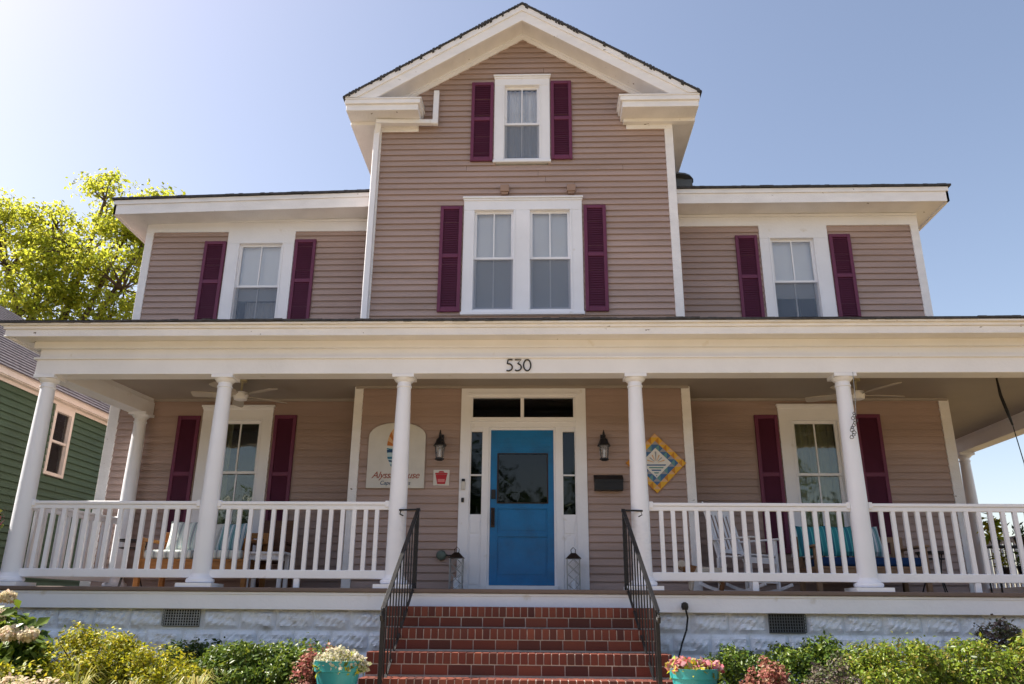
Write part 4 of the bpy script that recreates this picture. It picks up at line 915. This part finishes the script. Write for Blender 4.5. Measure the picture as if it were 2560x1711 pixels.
# white stool
st = thing('side_table', (-3.42, 1.0, 0), 'small white slatted side table in front of the dark armchair', 'side table')
m = MB()
for i in range(5): m.box(-3.68, -3.18, 0.84+0.07*i, 0.90+0.07*i, 0.43, 0.455)
m.build('table_top', M['white'], st)
for x in (-3.66, -3.25):
    for y in (0.86, 1.12): MB().box(x, x+0.045, y, y+0.045, 0.001, 0.43).build('leg', M['white'], st)
MB().box(-3.66, -3.21, 0.87, 0.885, 0.36, 0.4295).box(-3.66, -3.21, 1.14, 1.155, 0.36, 0.4295).build('apron', M['white'], st)
def black_table(x, y, h, r_, label):
    t_ = thing('metal_side_table', (x, y, 0), label, 'side table')
    MB().lathe((x, y, 0), [(r_, h-0.02), (r_, h)], 24).build('table_top', M['black'], t_)
    MB().lathe((x, y, 0), [(r_*0.8, h*0.82), (r_*0.8, h*0.82+0.012)], 24).build('shelf_ring', M['black'], t_)
    for k in range(3):
        a = R(30+120*k); c, s = math.cos(a), math.sin(a)
        MB().tube([(x+c*r_*0.85, y+s*r_*0.85, h-0.02), (x+c*r_*0.5, y+s*r_*0.5, h*0.45), (x+c*r_*0.95, y+s*r_*0.95, 0.0)], 0.009, 6).build('leg', M['black'], t_)
black_table(-5.32, 1.25, 0.62, 0.20, 'small black metal table beside the left arm of the wooden sofa')
black_table(4.93, 1.2, 0.52, 0.20, 'small black metal table right of the navy-cushioned sofa')
# right sofa
sofa(3.40, 4.78, 1.0, 1.72, M['tan'], M['navy'], 'tan wooden porch sofa with navy seat cushions at the right end of the porch', (4.1, 1.4, 0), seat=0.33, arm=0.56)
for k, (x, lb) in enumerate(((3.52, 'teal pillow at the left end of the navy-cushioned sofa'), (3.90, 'teal pillow on the navy-cushioned sofa, just left of the fourth porch column'), (4.22, 'teal pillow on the navy-cushioned sofa, just right of the fourth porch column'))):
    pillow(x, 1.36+0.02*k, 0.66, 0.40, 0.42, M['teal'] if k < 2 else M['stripeb'], lb if k < 2 else 'pale and blue striped pillow on the navy-cushioned sofa, just right of the fourth porch column', rz=(-12, 6, 10)[k])
# rocking chair
rc = thing('rocking_chair', (2.60, 1.08, 0), 'white slat-back wooden rocking chair behind the right railing', 'rocking chair', rz=R(38))
def local(mbx, name, mat, parent, bevel=0.0):
    me = raw(mbx, name, mat, False); o = bpy.data.objects.new(name, me); COL.objects.link(o); o.parent = parent
    if bevel: b = o.modifiers.new('b', 'BEVEL'); b.width = bevel; b.segments = 2
    return o
wm = M['white']
m = MB()
for i in range(7): m.box(-0.25, 0.25, -0.24+0.07*i, -0.18+0.07*i, 0.42+0.006*abs(i-3), 0.44+0.006*abs(i-3))
local(m, 'seat', wm, rc, 0.004)
bk = lambda z: 0.25+(z-0.42)*0.30
m = MB()
for x in (-0.24, 0.24): m.bar((x, bk(0.40), 0.40), (x, bk(1.10), 1.10), 0.035, 0.035)
for x in (-0.24, 0.24): m.tube([(x, bk(1.10), 1.10), (x, bk(1.12), 1.12), (x, bk(1.15), 1.15)], [0.014, 0.02, 0.006], 8)
m.bar((-0.24, bk(1.03), 1.03), (0.24, bk(1.03), 1.03), 0.02, 0.10).bar((-0.24, bk(0.52), 0.52), (0.24, bk(0.52), 0.52), 0.02, 0.05)
for i in range(6): x = -0.18+0.072*i; m.bar((x, bk(0.52), 0.52), (x, bk(1.0), 1.0), 0.036, 0.012)
local(m, 'backrest', wm, rc, 0.003)
for s in (-1, 1):
    x = s*0.26; m = MB().box(x-0.04, x+0.04, -0.30, 0.33, 0.64, 0.66); local(m, 'armrest', wm, rc, 0.005)
    local(MB().bar((x, -0.22, 0.05), (x, -0.22, 0.64), 0.04, 0.04), 'leg', wm, rc, 0.004)
    local(MB().bar((x, 0.25, 0.05), (x, 0.25, 0.43), 0.04, 0.04), 'leg', wm, rc, 0.004)
    pts = [(x, -0.42+0.1*i, 0.018+0.10*((i-4.6)/5.0)**2) for i in range(11)]; m = MB()
    for p_, q_ in zip(pts[:-1], pts[1:]): m.bar(p_, q_, 0.03, 0.035)
    local(m, 'rocker', wm, rc)
local(MB().box(-0.25, 0.25, -0.235, -0.215, 0.35, 0.42).box(-0.25, 0.25, -0.23, -0.21, 0.20, 0.225).box(-0.25, 0.25, 0.24, 0.26, 0.20, 0.225).box(-0.25, 0.25, -0.232, -0.212, 0.12, 0.14), 'stretchers', wm, rc)
# little dog figurine
def skinned(name, verts, edges, rad, mat, parent=None, label=None, cat=None, loc=(0, 0, 0), sub=2):
    me = bpy.data.meshes.new(name); me.from_pydata(verts, edges, []); o = bpy.data.objects.new(name, me); COL.objects.link(o)
    s = o.modifiers.new('skin', 'SKIN'); s.use_smooth_shade = True
    for i, r_ in enumerate(rad): me.skin_vertices[0].data[i].radius = (r_, r_)
    me.skin_vertices[0].data[0].use_root = True
    u = o.modifiers.new('sub', 'SUBSURF'); u.levels = sub; u.render_levels = sub
    bpy.context.view_layer.update(); m2 = bpy.data.meshes.new_from_object(o.evaluated_get(bpy.context.evaluated_depsgraph_get()))
    bpy.data.objects.remove(o); o = bpy.data.objects.new(name, m2); COL.objects.link(o); m2.materials.clear(); m2.materials.append(mat)
    o.location = loc
    if parent is not None: o.parent = parent
    return o
dogm = paint('brown_white_fur', (0.62, 0.55, 0.46), 0.8, 0.05, 5, c2=(0.22, 0.10, 0.04), c2scale=5.5, c2amt=(0.48, 0.52))
V_ = [(0.20, 0, 0.24), (0.05, 0, 0.235), (-0.12, 0, 0.245), (-0.20, 0, 0.29), (-0.25, 0, 0.325), (-0.31, 0, 0.31), (-0.345, 0, 0.305),
      (-0.13, -0.05, 0.16), (-0.135, -0.05, 0.08), (-0.145, -0.05, 0.018), (-0.13, 0.05, 0.16), (-0.135, 0.05, 0.08), (-0.145, 0.05, 0.018),
      (0.20, -0.05, 0.17), (0.235, -0.05, 0.10), (0.215, -0.05, 0.018), (0.20, 0.05, 0.17), (0.235, 0.05, 0.10), (0.215, 0.05, 0.018),
      (0.27, 0, 0.27), (0.31, 0, 0.33), (-0.235, -0.045, 0.37), (-0.235, 0.045, 0.37)]
E_ = [(0, 1), (1, 2), (2, 3), (3, 4), (4, 5), (5, 6), (2, 7), (7, 8), (8, 9), (2, 10), (10, 11), (11, 12), (0, 13), (13, 14), (14, 15), (0, 16), (16, 17), (17, 18), (0, 19), (19, 20), (4, 21), (4, 22)]
Rr = [0.065, 0.068, 0.075, 0.05, 0.052, 0.03, 0.02, 0.032, 0.022, 0.02, 0.032, 0.022, 0.02, 0.04, 0.022, 0.02, 0.04, 0.022, 0.02, 0.018, 0.01, 0.014, 0.014]
dog = skinned('dog_figurine', V_, E_, Rr, dogm, loc=(1.95, 0.75, 0.0)); prop(dog, 'small brown and white dog standing on the porch behind the right railing', 'dog')
# plant stand far right
ps = thing('plant_stand', (6.85, 2.9, 0), 'black two-tier metal plant stand on the far right side porch', 'plant stand')
for z in (0.30, 0.72):
    m = MB()
    for i in range(6): m.box(6.55, 7.15, 2.76+0.055*i, 2.79+0.055*i, z, z+0.012)
    m.box(6.55, 7.15, 2.75, 2.762, z-0.012, z+0.012).box(6.55, 7.15, 3.06, 3.072, z-0.012, z+0.012); m.build('shelf', M['black'], ps)
for x in (6.56, 7.13):
    for y in (2.77, 3.05): MB().box(x-0.01, x+0.01, y-0.01, y+0.01, 0.001, 0.73).build('leg', M['black'], ps)
def potted(x, y, z, r_, h_, pm, lm, label, plabel, n=120, size=0.14, hh=0.3):
    p = thing('plant_pot', (x, y, z), plabel, 'pot')
    MB().lathe((x, y, z), [(r_*0.7, 0), (r_*0.95, h_*0.8), (r_, h_*0.8), (r_, h_)], 20).build('pot_body', pm, p, smooth=True)
    q = thing('potted_plant', (x, y, z+h_), label, 'plant')
    pts, nr = lobe_points([(x, y, z+h_+hh*0.5, r_*0.9, r_*0.9, hh*0.5)], n, 0.9)
    leaves('foliage', lm, pts, size, q, nr, aspect=0.28, up=0.6)
    MB().tube([(x, y, z+h_-0.02), (x, y, z+h_+hh*0.6)], 0.006, 5).build('stem', M['stem'], q)
potted(6.66, 2.9, 0.735, 0.07, 0.08, M['black'], M['croton'], 'tall yellow and green croton at the left of the top shelf', 'small black pot holding the yellow croton', 130, 0.13, 0.36)
potted(7.02, 2.9, 0.735, 0.09, 0.12, M['bronze'], M['l_dark'], 'dark leafy plant on the right of the top shelf', 'dark brown pot on the right of the top shelf', 90, 0.08, 0.16)
potted(6.70, 2.9, 0.313, 0.09, 0.12, M['bronze'], M['l_yellow'], 'pale trailing plant on the lower shelf of the plant stand', 'dark brown pot at the left of the lower shelf', 120, 0.08, 0.24)
potted(7.0, 2.9, 0.313, 0.10, 0.14, M['black'], M['l_big'], 'green leafy plant on the right of the lower shelf', 'black pot on the right of the lower shelf', 120, 0.08, 0.2)

# ------------------------------------------------------------------ flower pots by the steps
def flower_pot(x, y, z, r_, h_, mat, label):
    p = thing('flower_pot', (x, y, z), label, 'flower pot', 'teal pots either side of the steps')
    MB().lathe((x, y, z), [(r_*0.62, 0), (r_*0.66, 0.01), (r_*0.90, h_*0.70), (r_*0.915, h_*0.74), (r_*0.97, h_*0.755), (r_*1.0, h_*0.98), (r_*1.02, h_), (r_*0.95, h_), (r_*0.90, h_*0.93)], 40).build('pot_body', mat, p, smooth=True)
    MB().lathe((x, y, z), [(r_*0.92, h_*0.88), (r_*0.92, h_*0.91)], 24).build('potting_soil', M['soil'], p)
flower_pot(-1.80, -1.70, GZ+0.03, 0.212, 0.355, M['pot'], 'teal glazed pot of cream flowers left of the brick steps')
fl = thing('flower_clump', (-1.80, -1.70, -0.66), 'dense dome of small cream-white flowers in the left teal pot', 'flowers')
pts, nr = lobe_points([(-1.80, -1.70, -0.68, 0.20, 0.20, 0.125), (-1.70, -1.72, -0.66, 0.12, 0.12, 0.07), (-1.60, -1.70, -0.70, 0.06, 0.08, 0.07)], 2600, 0.35)
k = pts[:, 2] > -0.74; leaves('blossoms', M['p_white'], pts[k], 0.026, fl, nr[k], aspect=0.9)
pts, nr = lobe_points([(-1.78, -1.70, -0.70, 0.21, 0.20, 0.11)], 500, 0.5); leaves('foliage', M['l_yellow'], pts, 0.05, fl, nr)
flower_pot(1.35, -1.70, GZ+0.03, 0.215, 0.32, M['pot'], 'teal glazed pot of pink and orange flowers right of the brick steps')
fl = thing('begonia_clump', (1.35, -1.70, -0.70), 'low clump of pink, red and yellow flowers in the right teal pot', 'flowers')
pts, nr = lobe_points([(1.24, -1.70, -0.68, 0.11, 0.15, 0.07), (1.42, -1.70, -0.69, 0.13, 0.15, 0.05), (1.52, -1.7, -0.68, 0.06, 0.1, 0.045)], 800, 0.5)
leaves('blossoms', M['p_pink'], pts, 0.045, fl, nr, aspect=0.85)
pts, nr = lobe_points([(1.35, -1.70, -0.71, 0.21, 0.2, 0.05)], 420, 0.5); leaves('foliage', M['l_yellow'], pts, 0.05, fl, nr)

# ------------------------------------------------------------------ garden shrubs
def shrub(name, lobes, n, size, mat, label, cat='shrub', aspect=0.5, shell=0.55, group=None, up=0.4):
    cx = sum(l[0] for l in lobes)/len(lobes); cy_ = sum(l[1] for l in lobes)/len(lobes)
    S = thing(name, (cx, cy_, GZ+0.03), label, cat, group)
    full = []
    for l in lobes:      # break each lobe into smaller clumps
        full.append((l[0], l[1], l[2], l[3]*0.86, l[4]*0.86, l[5]*0.86))
        for _ in range(9):
            a = random.uniform(0, 2*math.pi); e = random.uniform(-0.1, 1.0); ce = math.sqrt(max(0, 1-e*e))
            q = random.uniform(0.16, 0.36)
            full.append((l[0]+l[3]*0.78*ce*math.cos(a), l[1]+l[4]*0.78*ce*math.sin(a), l[2]+l[5]*0.78*e, l[3]*q, l[4]*q, l[5]*q))
    P, N_ = lobe_points(full, n, shell); k = P[:, 2] > GZ+0.03
    leaves('foliage', mat, P[k], size, S, N_[k], aspect=aspect, up=up)
    m = MB(); rn = random.Random(len(name)*n)
    for l in lobes:
        for _ in range(6):
            a = rn.uniform(0, 6.28); b = (l[0]+l[3]*0.7*math.cos(a), l[1]+l[4]*0.7*math.sin(a), l[2]+l[5]*rn.uniform(0.2, 0.7))
            m.tube([(cx, cy_, GZ), (l[0]+0.05*math.cos(a), l[1]+0.05*math.sin(a), GZ+0.03), ((l[0]+b[0])/2, (l[1]+b[1])/2, (GZ+b[2])/2+0.05), b], [0.014, 0.013, 0.01, 0.004], 5)
    m.build('stems', M['stem'], S)
    return S
Z = GZ
shrub('azalea_shrub', [(-4.28, -1.25, -0.84, 0.62, 0.48, 0.46), (-3.62, -1.30, -0.92, 0.55, 0.45, 0.40), (-4.55, -1.75, -1.0, 0.45, 0.4, 0.36)], 24000, 0.036, M['l_yellow'], 'broad yellow-green sunlit shrub at the left, in front of the foundation vent')
shrub('azalea_shrub', [(-2.75, -1.15, -0.90, 0.62, 0.42, 0.38), (-2.25, -1.10, -0.88, 0.46, 0.42, 0.42)], 18000, 0.04, M['l_green'], 'dark green shrub left of the teal pot with cream flowers')
shrub('azalea_shrub', [(-3.40, -0.75, -0.86, 0.5, 0.3, 0.36)], 4000, 0.05, M['l_dark'], 'low dark green shrub against the wall behind the yellow-green one')
shrub('barberry', [(-2.12, -1.62, -1.0, 0.17, 0.17, 0.44), (-1.98, -1.45, -0.95, 0.13, 0.13, 0.42), (-2.40, -1.9, -1.05, 0.22, 0.14, 0.14)], 3000, 0.03, M['l_red'], 'reddish barberry with upright twigs just left of the teal pot with cream flowers', aspect=0.7)
shrub('azalea_shrub', [(1.90, -0.95, -0.92, 0.42, 0.40, 0.40), (2.35, -0.95, -0.90, 0.42, 0.40, 0.40), (2.80, -0.90, -0.88, 0.40, 0.40, 0.42)], 20000, 0.038, M['l_green'], 'dark green shrub right of the teal pot with pink flowers')
shrub('barberry', [(1.85, -1.75, -1.02, 0.16, 0.14, 0.33), (2.05, -1.62, -0.98, 0.2, 0.16, 0.38), (2.28, -1.8, -1.08, 0.16, 0.14, 0.3)], 3600, 0.03, M['l_red'], 'pinkish-red barberry in front of the dark green shrub on the right', aspect=0.7)
shrub('purple_shrub', [(2.62, -1.55, -0.98, 0.30, 0.25, 0.38)], 3600, 0.03, M['l_purple'], 'purplish small-leaved shrub left of the big rounded hedge shrub')
shrub('hedge_shrub', [(3.35, -1.25, -0.86, 0.60, 0.50, 0.47), (4.05, -1.25, -0.85, 0.58, 0.50, 0.46), (3.0, -1.5, -1.0, 0.35, 0.35, 0.36)], 30000, 0.034, M['l_box'], 'big rounded green shrub at the lower right corner')
shrub('hedge_shrub', [(4.75, -1.05, -0.80, 0.45, 0.45, 0.45)], 6000, 0.042, M['l_box'], 'green shrub at the right edge beyond the big rounded one')
shrub('purple_shrub', [(4.62, -0.60, -0.60, 0.25, 0.2, 0.36)], 2600, 0.035, M['l_purple'], 'purple-leaved shrub against the foundation at the right edge')
# hydrangea at the left edge
hy = shrub('hydrangea', [(-5.25, -1.20, -0.72, 0.50, 0.45, 0.52), (-4.78, -1.45, -0.95, 0.30, 0.30, 0.48)], 3000, 0.115, M['l_big'], 'hydrangea with large dark leaves and cream flower heads at the left edge', aspect=0.62, up=0.8)
def flowerhead(x, y, z, r_):
    P, N_ = lobe_points([(x, y, z, r_, r_, r_*0.62)], 420, 0.25); leaves('flower_head', M['p_cream'], P, 0.028, hy, N_, aspect=0.95)
for a in ((-4.88, -1.66, -0.455, 0.09), (-4.69, -1.68, -0.465, 0.085), (-4.99, -1.62, -0.14, 0.065), (-4.9, -1.72, -0.86, 0.11), (-4.45, -1.85, -0.96, 0.10), (-5.3, -1.3, -0.3, 0.12)): flowerhead(*a)
hy2 = shrub('hydrangea', [(-6.9, 0.9, -0.62, 0.45, 0.6, 0.55), (-6.9, 2.1, -0.65, 0.45, 0.6, 0.55)], 1500, 0.13, M['l_big'], 'green shrub seen through the railing beyond the left end of the porch', aspect=0.6)
# flowering branch of a crape myrtle at the left edge
cm = thing('crape_myrtle', (-7.4, 0.9, GZ), 'small pink-flowering tree at the left edge in front of the green house', 'tree')
MB().tube([(-7.4, 0.9, GZ), (-7.35, 0.85, -0.3), (-7.15, 0.7, 0.4), (-6.95, 0.55, 0.75), (-6.75, 0.5, 0.88)], [0.03, 0.025, 0.018, 0.01, 0.004], 6).tube([(-7.35, 0.85, -0.3), (-7.6, 0.9, 0.4), (-7.5, 0.9, 1.0)], [0.02, 0.014, 0.005], 6).build('trunk', M['bark'], cm)
P, N_ = lobe_points([(-6.85, 0.5, 0.82, 0.24, 0.2, 0.13), (-7.25, 0.6, 0.75, 0.3, 0.25, 0.2), (-7.5, 0.9, 0.95, 0.3, 0.3, 0.3)], 900, 0.8); leaves('blossom', M['p_pink'], P, 0.05, cm, N_, aspect=0.8)
P, N_ = lobe_points([(-7.2, 0.6, 0.55, 0.35, 0.3, 0.25), (-7.5, 0.9, 0.7, 0.3, 0.3, 0.35)], 500, 0.8); leaves('crown', M['l_green'], P, 0.07, cm, N_)
# strappy tufts
def tuft(x, y, n, L, label, mat=M['blade']):
    T_ = thing('liriope_tuft', (x, y, GZ+0.03), label, 'plant', 'arching strap-leaved tufts along the bed'); m = MB(); rn = random.Random(int(x*100)+7)
    for _ in range(n):
        a = rn.uniform(0, 6.28); l_ = L*rn.uniform(0.6, 1.15); h_ = rn.uniform(0.6, 1.0)*l_*0.72; vs = []; d = Vector((math.cos(a), math.sin(a), 0)); nn = Vector((-d.y, d.x, 0))
        for i in range(7):
            t_ = i/6; w_ = 0.0055*(1-t_**3)+0.001
            p_ = Vector((x, y, GZ+0.03)) + d*(0.03+l_*0.6*t_**1.3) + Vector((0, 0, h_*math.sin(min(1, t_*1.15)*math.pi*0.72)))
            vs += [p_+nn*w_, p_-nn*w_]
        m.add(vs, [(2*i, 2*i+1, 2*i+3, 2*i+2) for i in range(6)])
    m.build('blades', mat, T_)
tuft(-2.93, -2.05, 55, 0.44, 'arching yellow striped tuft in front of the dark green shrub, left of the reddish barberry')
tuft(-3.95, -2.05, 50, 0.42, 'arching yellow striped tuft in front of the broad yellow-green shrub')
tuft(-3.45, -2.15, 35, 0.36, 'low yellow striped tuft between the two taller tufts')
shrub('ground_cover', [(-4.35, -2.15, -1.02, 0.42, 0.2, 0.27), (-4.9, -2.1, -1.02, 0.3, 0.2, 0.30)], 2600, 0.04, M['p_cream'], 'low cream and yellow flowering plant at the lower left corner', 'plant')
shrub('ground_cover', [(2.75, -2.0, -1.06, 0.14, 0.12, 0.2)], 700, 0.03, M['l_yellow'], 'small bright yellow plant at the foot of the purplish shrub', 'plant')
shrub('ground_cover', [(-2.15, -2.1, -1.05, 0.3, 0.12, 0.19)], 1000, 0.035, M['p_pink'], 'low pink flowers in front of the reddish barberry', 'plant')

# ------------------------------------------------------------------ green neighbour house
GX = -8.6
gh = thing('green_house', (GX-2.5, 3.5, GZ), 'dark green clapboard house with cream trim beyond the left end of the porch', 'house')
WN = (4.18, 4.78, 1.97, 3.17)   # y0,y1,z0,z1 of its window frame (outer)
m = MB(); siding(m, 'y', GX, -3.0, 10, GZ, 3.25, [(WN[0]+0.03, WN[1]-0.03, WN[2]+0.03, WN[3]-0.03)], ex=0.115, sgn=1)
m.box(GX-6, GX-5.9, -3, 10, GZ, 3.2).box(GX-6, GX, -3.02, -3, GZ, 3.3).box(GX-6, GX, 10, 10.02, GZ, 3.3); m.build('siding', M['green'], gh)
m = MB().box(GX+0.13, GX+0.16, -3.4, 10.4, 3.27, 3.395).box(GX+0.02, GX+0.13, -3.4, 10.4, 3.255, 3.27).box(GX+0.021, GX+0.04, -3.0, 10, 3.20, 3.254)
m.build('eave_trim', M['peach'], gh)
m = MB(); nrow = 26
for i in range(nrow):
    xa = GX+0.20-3.2*i/nrow; xb = GX+0.20-3.2*(i+1)/nrow; za = 3.38+0.80*(GX+0.20-xa); zb_ = 3.38+0.80*(GX+0.20-xb)
    m.add([(xa, -3.5, za+0.012), (xa, 10.5, za+0.012), (xb-0.02, 10.5, zb_+0.006), (xb-0.02, -3.5, zb_+0.006), (xa, -3.5, za-0.01), (xa, 10.5, za-0.01)], [(0, 1, 2, 3), (0, 4, 5, 1)])
m.add([(GX-3.0, -3.5, 5.94), (GX-3.0, 10.5, 5.94), (GX-6.4, 10.5, 3.45), (GX-6.4, -3.5, 3.45)], [(0, 1, 2, 3)])
m.build('roof', M['shingle2'], gh)
y0, y1, z0, z1 = WN; t = 0.07
m = MB().box(GX-0.06, GX+0.035, y0, y0+t, z0, z1).box(GX-0.06, GX+0.035, y1-t, y1, z0, z1).box(GX-0.06, GX+0.036, y0, y1, z1+0.001, 3.254).box(GX-0.06, GX+0.036, y0+t, y1-t, z1-t*1.1, z1).box(GX-0.06, GX+0.04, y0+t, y1-t, z0, z0+t*0.8).box(GX-0.04, GX+0.012, y0+t, y1-t, (z0+z1)/2-0.02, (z0+z1)/2+0.02)
gw = m.build('window', M['peach'], gh)
MB().box(GX-0.03, GX-0.025, y0+t, y1-t, z0+0.05, z1-0.07).build('pane', M['glass'], gw)
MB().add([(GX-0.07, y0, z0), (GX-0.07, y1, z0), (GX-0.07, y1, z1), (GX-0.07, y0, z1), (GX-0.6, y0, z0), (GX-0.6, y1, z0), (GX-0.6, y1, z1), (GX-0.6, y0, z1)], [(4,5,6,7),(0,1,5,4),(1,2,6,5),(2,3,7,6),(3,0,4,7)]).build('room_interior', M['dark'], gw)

# ------------------------------------------------------------------ trees
def tree(x, y, base, trunk_h, lobes, n, size, label, seed):
    T_ = thing('broadleaf_tree', (x, y, base), label, 'tree'); rn = random.Random(seed); m = MB(); tips = []
    top = Vector((x+0.3, y, base+trunk_h))
    m.tube([(x, y, base), (x+0.1, y, base+trunk_h*0.5), top], [0.28, 0.22, 0.18], 10)
    clumps = []
    for l in lobes:
        c = Vector(l[:3]); mid = top.lerp(c, 0.5)+Vector((rn.uniform(-.3, .3), rn.uniform(-.3, .3), rn.uniform(0, .4)))
        m.tube([top, mid, c], [0.11, 0.07, 0.035], 7)
        for _ in range(int(17*l[3])):
            d = Vector((rn.gauss(0, 1), rn.gauss(0, 1), rn.gauss(0, 1)+0.2)).normalized(); q = c+Vector((d.x*l[3], d.y*l[4], d.z*l[5]))*rn.uniform(0.62, 1.02)
            k_ = c.lerp(q, 0.5)+Vector((rn.uniform(-.15, .15), rn.uniform(-.15, .15), rn.uniform(-.05, .15)))
            m.tube([c, k_, q], [0.03, 0.018, 0.006], 5)
            r_ = rn.uniform(0.32, 0.62); clumps.append((q.x, q.y, q.z, r_*1.15, r_, r_*0.6))
    m.build('trunk', M['bark'], T_, smooth=True)
    P, N_ = lobe_points(clumps, n, 0.95); leaves('crown', M['l_tree'], P, size, T_, N_, aspect=0.55, up=0.3)
tree(-12.5, 9.0, GZ, 4.2, [(-13.6, 9.0, 8.0, 1.7, 1.5, 1.4), (-11.6, 9.0, 8.2, 1.6, 1.5, 1.2), (-11.6, 9.3, 10.1, 0.55, 0.6, 1.0), (-10.0, 9.2, 9.5, 0.6, 0.7, 0.75), (-10.8, 9.2, 9.0, 0.8, 0.8, 0.7), (-12.6, 9, 9.2, 0.9, 0.9, 0.7), (-14.2, 9, 9.2, 0.8, 0.9, 0.7), (-10.5, 9, 7.4, 1.1, 1.1, 1.2), (-15.2, 9, 7.0, 1.5, 1.4, 1.5), (-12.6, 8.8, 6.8, 1.7, 1.4, 1.1), (-14.0, 8.8, 6.2, 1.5, 1.4, 1.1), (-10.9, 8.8, 6.2, 1.4, 1.2, 0.9)], 36000, 0.10, 'tall yellow-green leafy tree rising behind the left wing', 5)
tree(-9.2, 15.0, GZ, 6.5, [(-9.2, 15, 10.4, 1.1, 1.0, 1.4), (-9.6, 15, 8.6, 1.0, 1.0, 1.0)], 2600, 0.115, 'treetop just showing above the left wing roof', 9)

# far tree line across the street (behind the photographer; it shows only as a dark reflection in the panes)
lob = []; rn = random.Random(11); x = -45
while x < 45:
    h_ = rn.uniform(3.0, 5.2); lob.append((x, -34+rn.uniform(-2, 2), GZ+h_*0.95, rn.uniform(2.8, 4.2), 2.5, h_)); x += rn.uniform(3.5, 6)
P, N_ = lobe_points(lob, 26000, 0.5); k = P[:, 2] > GZ
tl = leaves('tree_line', M['l_dark'], P[k], 0.55, None, N_[k], aspect=0.8, loc=(0, -34, GZ)); prop(tl, kind='stuff')
